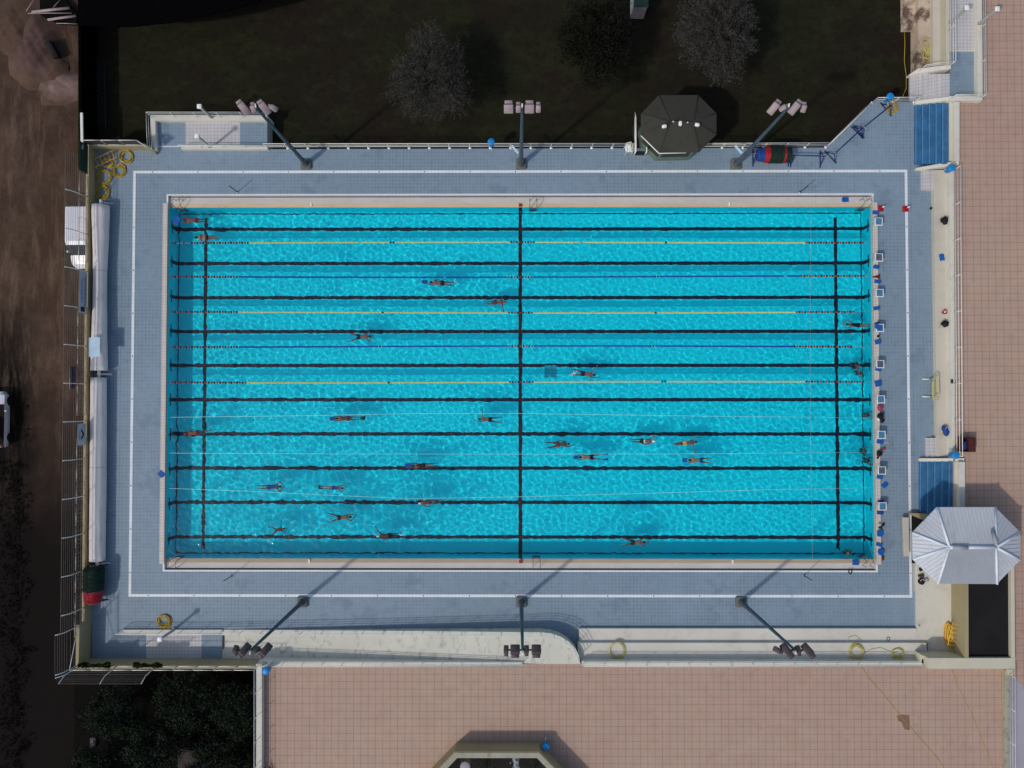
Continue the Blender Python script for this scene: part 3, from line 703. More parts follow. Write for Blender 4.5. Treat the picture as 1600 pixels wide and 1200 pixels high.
for x in (119, 181, 243): MB().tube([ss(x, 1.47, 0), ss(x, 2.9, .12), ss(x, 3.5, .42)], .03, 6).build('cranked_post', 'wtube', t2)
for z, o1 in ((1.9, .03), (2.3, .06), (2.65, .09), (2.9, .12), (3.05, .2), (3.2, .27), (3.35, .34), (3.5, .42)):
    MB().tube([sw(979, z, -o1*.9), sw(1040, z, -o1*.9), ss(119, z, o1), ss(243, z, o1)], .013, 4).build('wire', 'wire', t2)
MB().tube([sw(979, 1.55, 0.03), sw(1040, 2.5, .0)], .022, 5).build('brace', 'wtube', t2)
t = thing('panel_fence', P(260, 1042, 1.47), 'row of low white framed panels on the south beige wall', 'fence')
for i in range(9):
    x0 = 120+i*31.5; a, b = P(x0, 1041.3, 1.5), P(x0+30, 1041.3, 1.5)
    MB().tube([a, b, b+Vector((0, 0, .75)), a+Vector((0, 0, .75))], .024, 5, closed=True).build('panel_frame', 'wtube', t)
t = thing('panel_fence', P(190, 228, 1.0), 'short row of white framed panels on the northwest beige wall', 'fence')
for a_, b_ in (((140, 226.2), (167, 226.2)), ((168, 226.2), (195, 226.2)), ((196, 226.2), (224, 226.2)), ((225, 227.3), (233, 232))):
    a, b = P(*a_, 1.02), P(*b_, 1.02); p = MB().tube([a, b, b+Vector((0, 0, .95)), a+Vector((0, 0, .95))], .024, 5, closed=True).build('panel_frame', 'wtube', t)
    m_ = MB(); m_.box((a+b)/2+Vector((0, 0, .45)), ((b-a).length-.08, .01, .82), Matrix.Rotation(atan2(b.y-a.y, b.x-a.x), 3, 'Z')).build('dark_infill', 'lampd', p)

# ---- signs on the fence
def text(body, size, loc, rot, mat, parent, name='lettering', sx=1.0, thick=.004):
    cu = bpy.data.curves.new(name, 'FONT'); cu.body = body; cu.size = size; cu.extrude = thick; cu.align_x = 'LEFT'; cu.resolution_u = 2
    tmp = bpy.data.objects.new(name, cu); COL.objects.link(tmp); bpy.context.view_layer.update()
    me = bpy.data.meshes.new_from_object(tmp.evaluated_get(bpy.context.evaluated_depsgraph_get())); bpy.data.objects.remove(tmp)
    me.materials.clear(); me.materials.append(M[mat]); o = bpy.data.objects.new(name, me); COL.objects.link(o); o.parent = parent
    o.location = Vector(loc)-Vector(parent['base']); o.rotation_euler = rot; o.scale = (sx, 1, 1); return o
def wallsign(name, y0, y1, z0, z1, mat, label, cat, off=.07):
    a, b = wallpt(y0, z0, off), wallpt(y1, z0, off)
    t = thing(name, (a+b)/2, label, cat)
    MB().box(((a.x+b.x)/2, (a.y+b.y)/2, (z0+z1)/2), (.02, (a-b).length, z1-z0)).build('panel', mat, t)
    MB().tube([Vector((a.x, a.y, z0)), Vector((b.x, b.y, z0)), Vector((b.x, b.y, z1)), Vector((a.x, a.y, z1))], .018, 5, closed=True).build('frame', 'gtube', t)
    return t, a, b
t, a, b = wallsign('banner_sign', 426, 491, .98, 1.93, 'signgrey', 'long pale banner with two lines of blue lettering on the west fence', 'sign')
rz = (R(90), 0, R(90))
text('LA PISCINE MUNICIPALE', .25, (a.x+.02, b.y+.75, 1.52), rz, 'ink', t, sx=.60, thick=.003)
text('DE LA COMMUNE DES ALPES', .25, (a.x+.02, b.y+.5, 1.12), rz, 'ink', t, sx=.62, thick=.003)
MB().box((a.x+.015, b.y+.28, 1.47), (.01, .34, .5)).build('emblem', 'blackink', t)
t, a, b = wallsign('arrow_sign', 661.5, 695, .98, 1.95, 'signgrey', 'grey white sign with a black arrow and small lettering on the west fence', 'sign')
cy = (a.y+b.y)/2
m_ = MB(); m_.add([(a.x+.014, cy+y_, 1.25+z_) for y_, z_ in ((-.42, .28), (-.2, .3), (0, .08), (.2, .3), (.42, .28), (.14, 0), (0, -.12), (-.14, 0))], [(0, 1, 6, 7), (1, 2, 6), (2, 3, 6), (3, 4, 5, 6)]); m_.build('arrow', 'blackink', t)
text('SORTIE', .2, (a.x+.014, cy-.35, 1.66), rz, 'blackink', t, sx=.9, thick=.002)
t = thing('navy_sign', P(123, 591, 2.0), 'dark navy board hanging outside the west fence', 'sign')
a = wallpt(574, 0, -.22); b = wallpt(608, 0, -.22)
MB().box((a.x, (a.y+b.y)/2, 2.1), (.03, a.y-b.y, .62)).build('board', 'navy', t)
MB().tube([Vector((a.x+.0, a.y, 1.77)), Vector((b.x, b.y, 1.77)), Vector((b.x, b.y, 2.43)), Vector((a.x, a.y, 2.43))], .02, 5, closed=True).build('frame', 'gtube', t)
t = thing('green_banner', P(137, 250, .9), 'dark green banner with faint pale marks at the northwest corner', 'banner')
a, b = wallpt(228, 0, .05), wallpt(273, 0, .05)
MB().box((a.x, (a.y+b.y)/2, 1.5), (.015, a.y-b.y, 1.1)).build('cloth', 'greenpaint', t)
m_ = MB(); m_.box((a.x+.012, a.y-.3, 1.62), (.006, .3, .16)); m_.box((a.x+.012, a.y-.42, 1.72), (.006, .14, .14)); m_.build('pale_mark', 'signgrey', t)
m_ = MB(); rr = random.Random(3)
for z in (1.2, 1.4, 1.6, 1.8):
    yy = a.y-.75
    while yy > b.y+.15: L_ = rr.uniform(.05, .16); m_.box((a.x+.011, yy-L_/2, z), (.006, L_, .07)); yy -= L_+.06
m_.build('faint_print', 'green', t)

# ================================================================== ROPES, BLOCKS, BOARDS
def rope(y0, colour, matA, label, gaps=(), x0px=268, x1px=1355, wob=.04, ends=(390, 1255), mids=(612, 1039), drift=None):
    t = thing('lane_rope', P(x0px, y0, ZW), label, 'lane rope', 'floating lane ropes of coloured discs')
    xa, xb = P(x0px, y0, ZW).x, P(x1px, y0, ZW).x; Y = P(813, y0, ZW).y
    f = lambda x: Y+wob*sin(x*.11+y0)+(drift(x) if drift else 0)
    MB().tube([(x, f(x), ZW+.012) for x in np.linspace(WX0+.02, WX1-.02, 60)], .012, 5).build('cable', 'gtube', t)
    n = int((xb-xa)/.2); reds, main, marks_ = MB(), MB(), MB()
    e0, e1 = P(ends[0], y0, ZW).x, P(ends[1], y0, ZW).x; mx = [P(m, y0, ZW).x for m in mids]; mc = P(813, y0, ZW).x
    gx = [(P(a, y0, ZW).x, P(b, y0, ZW).x) for a, b in gaps]
    q = Quaternion((0, 1, 0), pi/2)
    for i in range(n):
        x = xa+i*.2
        if any(a < x < b for a, b in gx): continue
        end = x < e0 or x > e1 or abs(x-mc) < (.5 if matA == 'yellow2' else .9)
        if end:
            (reds).lathe((x, f(x), ZW+.012), [(.03, 0), (.076, .01), (.076, .11), (.03, .12)], 8, i % 2, q)
        elif any(abs(x-m) < .16 for m in mx): MB().lathe((x, f(x), ZW+.012), [(.03, 0), (.068, .01), (.068, .11), (.03, .12)], 8, 0, q).build('marker_float', 'dark', t)
        else:
            for k in (0, 1): main.lathe((x+k*.1, f(x), ZW+.012), [(.03, 0), (.06, .008), (.06, .078), (.03, .088)], 8, 0, q)
    reds.build('end_floats', ['red', 'dark'], t, kind='stuff'); main.build('middle_floats', matA, t, kind='stuff')
M['ropeyellow'] = simple('yellow_float', B(196, 186, 112), .5, .15, 6)
M['ropeblue'] = simple('blue_float', (.01, .045, .42), .5, .15, 6)
rope(379, 0, 'ropeyellow', 'lane rope with red ends and yellow middle nearest the north edge', gaps=((268, 270), (274, 284), (288, 297), (560, 565), (905, 910)))
rope(432.5, 0, 'ropeblue', 'northern blue lane rope with red ends, a swimmer and blue board close below it', ends=(372, 1250), gaps=((692, 697), (1221, 1228)), mids=(592, 1025))
rope(488, 0, 'ropeyellow', 'lane rope with red ends and yellow middle between the two blue ropes', x1px=1340, ends=(372, 1242), mids=(597, 1023))
rope(541.5, 0, 'ropeblue', 'southern blue lane rope with red ends', x1px=1337, ends=(371, 1238), mids=(591, 1017))
rope(597, 0, 'ropeyellow', 'lane rope with red ends and yellow middle nearest the middle of the pool', ends=(383, 1256), mids=(606, 1035))
M['thinrope'] = simple('pale_thin_rope', B(150, 206, 206), .6, .1, 4)
for lab, pts in (('northernmost thin pale rope over the open half of the pool', [(265, 652), (500, 649), (650, 646), (820, 646), (1100, 650), (1362, 653)]),
                 ('middle thin pale rope over the open half of the pool', [(265, 708), (500, 709), (820, 709.5), (1100, 709), (1362, 706.5)]),
                 ('southernmost thin pale rope, sagging, over the open half of the pool', [(264, 763), (400, 768), (500, 773), (640, 779), (820, 776), (1000, 771), (1200, 765), (1362, 762)])):
    MB().tube([P(x, y, ZW+.03) for x, y in pts], .014, 6).build('thin_rope', 'thinrope', label=lab, cat='rope', group='thin pale ropes across the pool')
# backstroke flags line and posts
posts = []
for (px, py), lab in (((371, 300), 'short dark flag post on the northwest deck'), ((1250, 300), 'short dark flag post on the northeast deck'),
                      ((362, 900), 'short dark flag post on the southwest deck'), ((1256, 899), 'short dark flag post on the southeast deck')):
    b = P(px, py, 0); t = thing('flag_post', b, lab, 'post', 'short dark flag posts'); posts.append(b)
    MB().tube([b, b+Vector((0, 0, 1.55))], .03, 8).build('pole', 'dark', t); MB().lathe(b, [(.09, 0), (.09, .02), (.04, .04)], 10).build('foot', 'steel', t)
t = thing('flag_line', P(1264, 600, 1.5), 'thin string of tiny pale flags across the east end of the pool', 'flag line')
fa, fb = P(1267.5, 308, .9), P(1270, 890, .9)
fpt = lambda s: fa.lerp(fb, s)+Vector((0, 0, -.5*4*s*(1-s)*.6))
MB().tube([fpt(i/40) for i in range(41)], .006, 4).build('string', 'gtube', t)
m_ = MB()
for i in range(1, 60):
    p = fpt(i/60); s_ = .07
    if i % 4 == 0: MB().add([p+Vector((0, -s_, 0)), p+Vector((0, s_, 0)), p+Vector((.03, .01, -.16)), p+Vector((.006, -s_, 0)), p+Vector((.006, s_, 0)), p+Vector((.036, .01, -.16))], [(0, 1, 2), (5, 4, 3), (0, 3, 4, 1), (1, 4, 5, 2), (2, 5, 3, 0)]).build('pennant', 'thinrope', t)
# starting blocks
def block(px, py, top, lab):
    c = P(px, py, .55); g = Vector((c.x, c.y, .1)); t = thing('starting_block', g, lab, 'starting block', 'starting blocks along the east end')
    MB().rbox((c.x-.02, c.y, .33), (.16, .16, .46), .02).build('pedestal', 'whiteplast', t)
    MB().box((c.x, c.y, .60), (.56, .56, .06), Matrix.Rotation(R(6), 3, 'Y')).build('platform', 'whiteplast', t, bevel=.01)
    MB().box((c.x-.02, c.y, .640), (.44, .45, .02), Matrix.Rotation(R(6), 3, 'Y')).build('grip_top', top, t)
    MB().tube([(c.x-.3, c.y-.2, .5), (c.x-.36, c.y-.2, .38), (c.x-.36, c.y+.2, .38), (c.x-.3, c.y+.2, .5)], .015, 6).build('hand_grip', 'steel', t)
    return t
names = ['northernmost starting block, grey-blue top, with a black strap on its north side', 'second starting block from the north, slate blue top', 'third starting block from the north, bright blue-grey top',
         'starting block half covered by a blue kickboard', 'starting block with a dark slate top in the middle of the row', 'starting block right north of the pink and black bag pile',
         'starting block with a grey-blue top, just north of a blue float and thin white strap', 'starting block with a slate top, second from the south', 'southernmost starting block, between two kickboards']
for i, (x, y) in enumerate(((1372.5, 346.5), (1373, 402.5), (1374, 458), (1374.5, 512.5), (1375, 569), (1376, 624), (1377, 679.5), (1377.5, 735), (1378.5, 791))):
    block(x, y, 'blocktop2' if i in (1, 4, 7) else 'blocktop', names[i])
# foam boards and floats
def board(px, py, z, L_, W_, rot, mat, lab, shape='board', cat='kickboard', tilt=0):
    c = P(px, py, z); mb = MB(); R_ = Matrix.Rotation(R(rot), 3, 'Z') @ Matrix.Rotation(R(tilt), 3, 'Y'); ring = []
    if shape == 'board':
        n = 9
        for k in range(n+1): a = -pi/2+pi*k/n; ring.append((L_/2-.5*W_*.55+cos(a)*W_*.275, sin(a)*W_/2))
        ring += [(-L_/2, W_/2*.92), (-L_/2+.02, 0), (-L_/2, -W_/2*.92)]
    elif shape == 'fin': ring = [(-L_/2, -.05), (-L_/2, .05), (-.05, .06), (L_/2, W_/2), (L_/2-.03, 0), (L_/2, -W_/2), (-.05, -.06)]
    elif shape == 'buoy':
        for k in range(20): a = 2*pi*k/20; ring.append((L_/2*cos(a), W_/2*sin(a)*(.62+.38*abs(cos(a))**.7)))
    else:
        for k in range(14): a = 2*pi*k/14; ring.append((L_/2*cos(a), W_/2*sin(a)))
    n = len(ring); h = .036
    vs = []
    for zz, s in ((0, .95), (h*.3, 1), (h*.75, 1), (h, .93)):
        vs += [c+R_ @ Vector((x*s, y*s, zz)) for x, y in ring]
    fs = [tuple(range(n))[::-1], tuple(range(3*n, 4*n))]
    for l in range(3): fs += [(l*n+i, l*n+(i+1) % n, (l+1)*n+(i+1) % n, (l+1)*n+i) for i in range(n)]
    mb.add(vs, fs, 0, False)
    o = mb.build({'board': 'kickboard', 'fin': 'swim_fin', 'buoy': 'pull_buoy'}.get(shape, 'float_disc'), mat, label=lab, cat=cat, group='foam boards and floats round the pool'); return o
KB = 'bluefoam'
z0 = .11
for a in ((1368, 332, z0, .46, .28, 175, KB, 'blue kickboard on the kerb at the north end of the starting block row'), (1369, 417, z0, .30, .44, 80, KB, 'small blue kickboard south of the second starting block', ),
          (1371, 440, z0, .5, .26, -8, 'bluefoam', 'blue kickboard lying right below the dark red fin'), (1369.5, 481.5, z0, .48, .27, 8, KB, 'blue kickboard alone on the kerb between third and fourth block'),
          (1372, 511, .67, .5, .34, -28, KB, 'blue kickboard lying on top of a starting block'), (1371.5, 534, z0, .46, .34, 10, KB, 'blue kickboard next to a small black ball on the kerb'),
          (1372, 577, z0, .46, .26, -14, KB, 'blue kickboard tucked under the dark slate starting block'), (1372, 599, z0, .5, .46, 12, KB, 'two-lobed blue kickboard north of a blue-topped starting block'),
          (1375, 690, z0, .5, .32, 170, KB, 'blue kickboard with a thin white strap beside it'), (1374.5, 745, z0, .46, .3, -8, KB, 'blue kickboard just south of the slate-topped starting block'),
          (1382.5, 757.5, .01, .48, .34, 40, KB, 'blue kickboard lying aslant on the deck tiles away from the kerb'), (1376, 783, z0, .44, .2, 4, 'bluefoam2', 'dark blue kickboard north of the southernmost starting block'),
          (1375, 801, z0, .48, .26, -6, 'bluefoam2', 'dark blue kickboard south of the southernmost starting block'), (1373.5, 851, z0, .46, .26, 160, KB, 'upper one of two blue floats overlapping at the south end of the kerb'),
          (1320.5, 312, -.16, .5, .36, 180, KB, 'blue kickboard on the north gutter near the east ladder'), (1337, 879, -.16, .5, .36, 0, KB, 'blue kickboard on the south gutter near the east ladder'),
          (1471.5, 402, .41, .5, .36, 100, KB, 'blue kickboard alone on the long east bench'), (252, 741, .11, .48, .4, -45, KB, 'blue kickboard hanging over the west kerb'),
          (276, 344, ZW+.02, .62, .5, 70, KB, 'blue kickboard floating at the northwest pool corner')): board(*a[:7], a[7])
board(1375, 833, z0, .5, .62, 90, KB, 'round blue double float beside the green and black bag', 'buoy', 'float')
board(1376.5, 862, z0, .52, .5, 90, KB, 'lower one of two blue floats overlapping at the south end of the kerb', 'disc', 'float')
board(1369, 432.5, z0, .52, .34, 4, 'darkred', 'dark red swim fin on the kerb beside the third starting block', 'fin', 'swim fin')
board(1370, 505, z0+.04, .4, .2, 20, 'bluefoam2', 'dark blue pull buoy north of the board-covered starting block', 'buoy', 'pull buoy')
# ================================================================== MASTS
def mast(px, py, yaw, south, lab):
    b = P(px, py, 0); top = 10.75; t = thing('floodlight_mast', b, lab, 'floodlight mast', 'floodlight masts round the pool')
    MB().rbox(b+Vector((0, 0, .10)), (.72, .72, .20), .05).build('plinth', 'plinth', t)
    MB().lathe(b, [(.24, .2), (.24, .24), (.17, .26), (.165, 1.2), (.15, 1.25), (.075, top-.1), (.05, top)], 14).build('pole', 'pole', t)
    MB().box(b+Vector((0.17, 0, 1.0)), (.05, .12, .5)).build('hatch', 'pole', t)
    s = -1 if south else 1
    MB().tube([b+Vector((-1.05, s*.05, top-.25)), b+Vector((1.05, s*.05, top-.25))], .05, 8).build('crossbar', 'lampd', t)
    MB().tube([b+Vector((0, 0, top)), b+Vector((0, s*.18, top+.12))], .045, 8).build('tip', 'wtube', t)
    for x, w_, dy, kind in ((-.78, .54 if yaw in (0, 180) else .40, 0, 0), (-.22, .28, .02, 1), (.42, .54 if yaw in (0, 180) else .40, 0, 0), (.93, .28, .02, 1)):
        if south: x = -x*1.0+(.0)
        Y_ = yaw if not kind else yaw*1.0
        if abs(yaw) not in (0, 180) and kind: Y_ = yaw+(28 if x > 0 else -28)*(1 if not south else -1)
        Rz = Matrix.Rotation(R(Y_), 3, 'Z'); c = b+Vector((x, s*.05, top-.22)); tl = Matrix.Rotation(R(38), 3, 'X')
        L = MB(); ln = (.5 if yaw in (0, 180) else .72) if not kind else .42
        L.rbox(c+Rz @ Vector((0, -.04, .0)), (w_, ln, .26), .05, Rz @ tl)
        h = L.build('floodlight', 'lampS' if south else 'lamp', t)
        MB().box(c+Rz @ (Vector((0, -.04, 0))+tl @ Vector((0, 0, -.145))), (w_*.9, ln*.9, .03), Rz @ tl).build('lens', 'lampglass', h)
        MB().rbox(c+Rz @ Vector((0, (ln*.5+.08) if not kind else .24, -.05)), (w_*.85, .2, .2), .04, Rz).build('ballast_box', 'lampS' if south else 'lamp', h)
        MB().tube([c+Vector((-w_/2-.02, 0, -.02)), c+Vector((w_/2+.02, 0, -.02))], .02, 6).build('bracket', 'dark', h)
    if not south:
        MB().box(b+Vector((-.42, .35, 2.2)), (.7, .12, .12), Matrix.Rotation(R(-50), 3, 'Z')).build('side_light', 'bluewhite', t)
mast(478.5, 257, 38, False, 'floodlight mast at the northwest corner of the deck'); mast(814, 257, 0, False, 'floodlight mast in the middle of the north side')
mast(1149.5, 257, -38, False, 'floodlight mast at the northeast corner near the rope reel'); mast(473, 940, 142, True, 'floodlight mast at the southwest corner of the deck')
mast(814.5, 940, 180, True, 'floodlight mast in the middle of the south side'); mast(1157, 940, -142, True, 'floodlight mast at the southeast corner of the deck')
# ================================================================== REELS AND COVERS
def roll(x0, y0, x1, y1, ra, rb, zc, lab, wob=1.0):
    a, b = P(x0, y0, zc), P(x1, y1, zc); t = thing('cover_roll', Vector(((a.x+b.x)/2, (a.y+b.y)/2, 0)), lab, 'pool cover roll', 'rolled pool covers')
    n = 30; seg = 28; vs = []; d_ = b-a; u = Vector((1, 0, 0)); v = Vector((0, 0, 1)); rn = random.Random(int(y0))
    ph = [rn.uniform(0, 6) for _ in range(4)]
    for i in range(n+1):
        s = i/n; r = ra(s); c = a+d_*s
        for k in range(seg):
            q = 2*pi*k/seg; rr = r*(1+.018*sin(3*q+ph[0]+s*5)+.012*sin(7*q+s*17+ph[1])+.01*sin(s*40+q*2))
            vs.append(c+u*cos(q)*rr+v*sin(q)*rr)
    fs = [(i*seg+k, (i+1)*seg+k, (i+1)*seg+(k+1) % seg, i*seg+(k+1) % seg) for i in range(n) for k in range(seg)]
    fs += [tuple(range(seg)), tuple(n*seg+k for k in range(seg))[::-1]]
    MB().add(vs, fs, 0, True).build('rolled_sheet', 'cover', t)
    cm = a+d_*(.40 if y0 < 400 else .49); rm = ra(.40 if y0 < 400 else .49)*1.03
    MB().tube([cm+Vector((rm*cos(q*pi/14), 0, rm*sin(q*pi/14))) for q in range(28)], .012, 5, closed=True).build('strap', 'gtube', t)
    for s_, e in ((0, a), (1, b)):
        sg = 1 if s_ == 0 else -1
        MB().tube([e+Vector((0, sg*.02, 0)), e+Vector((0, sg*.42, 0))], .10, 10).build('axle_hub', 'whiteplast', t)
        m_ = MB()
        for sx in (-.42, .42): m_.tube([e+Vector((0, sg*.28, 0)), Vector((e.x+sx, e.y+sg*.28, .03))], .035, 6)
        m_.tube([Vector((e.x-.48, e.y+sg*.28, .03)), Vector((e.x+.62, e.y+sg*.28, .03))], .04, 6); m_.build('stand', 'wtube', t)
roll(157.5, 321, 155, 579, lambda s: .58 if s < .05 else .58-.13*min(1, max(0, (s-.05)/.35))+(.10*max(0, (s-.55)/.45)), 0, .56, 'northern grey roll of pool cover on its reel along the west wall')
roll(154.5, 590, 152, 876, lambda s: .51+.02*sin(s*3), 0, .54, 'southern grey roll of pool cover on its reel along the west wall')
MB().add([P(138.5, 527.5, 1.55), P(156, 527, 1.42), P(156, 557.5, 1.42), P(138.5, 557.5, 1.55), P(138.5, 527.5, 1.52), P(156, 527, 1.39), P(156, 557.5, 1.39), P(138.5, 557.5, 1.52)],
         [(3, 2, 1, 0), (4, 5, 6, 7), (0, 1, 5, 4), (1, 2, 6, 5), (2, 3, 7, 6), (3, 0, 4, 7)]).build('plastic_board', 'bluewhite', label='pale blue board resting on the wall and the northern cover roll', cat='board')
def ropereel(a, b, parts, lab, zc=.75, sheer=False):
    """a reel with wound lane ropes: PARTS = (s0, s1, radius0, radius1, material)"""
    t = thing('rope_reel', Vector(((a.x+b.x)/2, (a.y+b.y)/2, 0)), lab, 'lane rope reel'); d_ = (b-a).normalized(); L_ = (b-a).length; side = d_.cross(Vector((0, 0, 1)))
    q = d_.to_track_quat('Z', 'Y'); A = a+Vector((0, 0, zc))
    MB().tube([A-d_*.1, A+d_*(L_+.1)], .045, 8).build('axle', 'bluemetal', t)
    for s0, s1, r0, r1, mt in parts:
        n = max(3, int((s1-s0)*L_/.085)); prof = []
        for i in range(n):
            s = s0+(s1-s0)*(i+.5)/n; r = r0+(r1-r0)*(i+.5)/n; h = (s1-s0)*L_/n
            prof += [(r*.93, s*L_-h*.48), (r, s*L_-h*.25), (r, s*L_+h*.25), (r*.93, s*L_+h*.48)]
        w_ = MB().lathe(A, prof, 18, 0, q)
        rn = random.Random(5); w_.v = [tuple(Vector(p)+Vector((rn.uniform(-.02, .02), rn.uniform(-.02, .02), rn.uniform(-.02, .02)))) for p in w_.v]
        w_.build('wound_rope', mt, t)
    for e, sg in ((A, -1), (A+d_*L_, 1)):
        m_ = MB()
        for s_ in (-1, 1): m_.tube([e+d_*sg*.05, Vector((e.x, e.y, .03))+side*s_*.5+d_*sg*.05], .035, 6)
        m_.tube([Vector((e.x, e.y, .04))+side*.62+d_*sg*.05, Vector((e.x, e.y, .04))-side*.62+d_*sg*.05], .04, 6); m_.build('stand', 'bluemetal', t)
        MB().tube([e+d_*sg*.1+Vector((.3*cos(k*pi/8), 0, .3*sin(k*pi/8))) if abs(d_.y) < .3 else e+d_*sg*.1+side*.3*cos(k*pi/8)+Vector((0, 0, .3*sin(k*pi/8))) for k in range(16)], .012, 5, closed=True).build('crank_wheel', 'gtube', t)
    return t
ropereel(P(1177, 247, 0), P(1230, 247, 0), [(.02, .22, .44, .5, 'bluefoam2'), (.22, .36, .56, .58, 'red'), (.36, .76, .6, .6, 'green'), (.76, .82, .58, .58, 'red'), (.82, .98, .58, .52, 'green')], 'full reel of blue, red and dark green lane rope at the north deck edge')
ropereel(P(1236, 248, 0), P(1280, 249, 0), [], 'empty navy blue reel right beside the full rope reel')
ropereel(P(1298, 245, 0), P(1338, 208, 0), [], 'lower empty navy reel on the diagonal deck edge')
ropereel(P(1342, 205, 0), P(1383, 172, 0), [], 'upper empty navy reel on the diagonal deck edge')
ropereel(P(157, 882, 0), P(155.5, 936, 0), [(.0, .07, .60, .68, 'green'), (.07, .66, .70, .68, 'green'), (.66, .72, .66, .66, 'pink'), (.72, 1.0, .62, .56, 'red')], 'dark green and red reel of lane rope at the southwest corner', zc=.85)
# ================================================================== HOSES
for c_, r_, n_, mt, lab in (((198, 245), .48, 8, 'yellow', 'yellow hose coil right of the orange trolley'), ((187, 268), .46, 8, 'yellow', 'yellow hose coil below the orange trolley'),
                            ((163.5, 276), .52, 8, 'yellow', 'yellow hose coil at the foot of the west wall, above another'), ((161.5, 300), .52, 9, 'yellow', 'yellow hose coil touching the end of the cover roll'),
                            ((257, 970.5), .46, 9, 'yellow', 'yellow hose coil at the southwest low kerb'), ((1394, 170), .36, 7, 'yellow', 'yellow hose coil at the upper end of the navy reels')):
    MB().coil(P(*c_, 0), r_*.93, n_+1, .022, jit=.13).build('hose_coil', mt, label=lab, cat='hose', group='coiled hoses')
MB().coil(P(964, 1016, .5), .56, 5, .022).build('hose_coil', 'yellow2', label='pale hose ring on the white seating step near the ramp end', cat='hose', group='coiled hoses')
m_ = MB().coil(P(1338, 1018, .5), .5, 8, .022); m_.tube([P(1324, 1003, .5), P(1327, 995, .28), P(1337, 993, .28), P(1346, 1001, .3), P(1347, 1010, .53)], .014, 5)
m_.build('hose_coil', 'yellow2', label='yellow hose coil with a loose loop on the southeast seating step', cat='hose', group='coiled hoses')
m_ = MB().coil(P(1402, 1020, .5), .42, 6, .022, squash=.8); m_.tube([P(1348, 1022, .53), P(1362, 1014, .53), P(1376, 1012, .53), P(1390, 1018, .55), P(1412, 1023, .53), P(1430, 1024, .53), P(1448, 1020, .53)], .014, 5)
m_.build('hose_coil', 'yellow2', label='greenish hose coil tied to a line near the corner of the seating step', cat='hose', group='coiled hoses')
rn = random.Random(11); m_ = MB()
for k in range(9):
    cx, cy = 1452+rn.uniform(-9, 9), 80+rn.uniform(-10, 9); m_.coil(P(cx, cy, -.02), rn.uniform(.24, .5), 2, .015, ph=rn.uniform(0, 6), jit=.2)
m_.build('hose_coil', 'yellow2', label='tangled pale hose on the muddy seating tier', cat='hose', group='coiled hoses')
MB().tube([P(1413, 44, -1.15), P(1414, 70, -1.15), P(1413, 95, -1.15), P(1416, 118, -1.15), P(1416, 138, -1.15), P(1410, 152, -1.1)], .022, 6).build('hose_line', 'yellow', label='thin yellow hose trailing down the edge of the lawn', cat='hose')
MB().tube([P(1345, 1040, TZ+.02), P(1358, 1060, TZ+.02), P(1380, 1085, TZ+.02), P(1405, 1116, TZ+.02), P(1430, 1145, TZ+.02), P(1465, 1185, TZ+.02), P(1500, 1240, TZ+.02)], .013, 5).build('hose_line', 'yellow', label='thin yellow line crossing the pink terrace over the brown stain', cat='hose')
MB().tube([P(1487, 1044, TZ+.02), P(1495, 1070, TZ+.02), P(1510, 1100, TZ+.02), P(1522, 1125, TZ+.02), P(1540, 1170, TZ+.02), P(1565, 1240, TZ+.02)], .013, 5).build('hose_line', 'yellow', label='thin yellow line crossing the pink terrace from the plant building', cat='hose')
sheet('terrace_stain', [[XY(1401, 1118, TZ), XY(1409, 1116.5, TZ), XY(1421, 1117.5, TZ), XY(1421.5, 1141, TZ), XY(1413, 1139, TZ), XY(1408, 1128, TZ), XY(1403, 1126, TZ)]], TZ+.005, simple('brown_stain', B(120, 92, 76), .6, .3, 3))
# yellow trolley and ladder
def ladderframe(a, b, w_, mt, lab, name, cat, z0=.2, z1=.9, rungs=6, bag=True):
    d_ = (b-a); side = Vector((-d_.y, d_.x, 0)).normalized()*w_/2; t = thing(name, Vector((a.x, a.y, 0)), lab, cat)
    A, Bv = a+Vector((0, 0, z0)), b+Vector((0, 0, z1))
    for s in (-1, 1): MB().tube([A+side*s, Bv+side*s], .035, 8).build('side_rail', mt, t)
    for i in range(rungs): p = A.lerp(Bv, (i+.5)/rungs); MB().tube([p-side, p+side], .022, 6).build('rung', mt, t)
    for p in (A.lerp(Bv, .15), A.lerp(Bv, .85)): MB().tube([p-side*1.0, Vector((p.x, p.y, .02))-side*1.6], .025, 6).build('leg', mt, t)
    return t
ladderframe(P(146, 260, 0), P(186, 244, 0), .55, 'orange', 'orange-yellow folded ladder lying over the hose coils', 'step_ladder', 'ladder', .35, .55)
ladderframe(P(1479, 1014, .25), P(1484, 966, .25), .62, 'orange', 'yellow folding ladder leaning by the beige plant building', 'step_ladder', 'ladder', .55, .95, 7)
MB().coil(P(1481, 990, .25), .22, 14, .03, squash=3.4, jit=.12).build('hose_coil', 'orange', label='orange-yellow hose heaped behind the leaning ladder', cat='hose', group='coiled hoses')
MB().coil(P(169, 255, 0), .40, 6, .028, squash=.8).build('hose_coil', 'orange', label='orange hose coil half hidden under the folded ladder', cat='hose', group='coiled hoses')
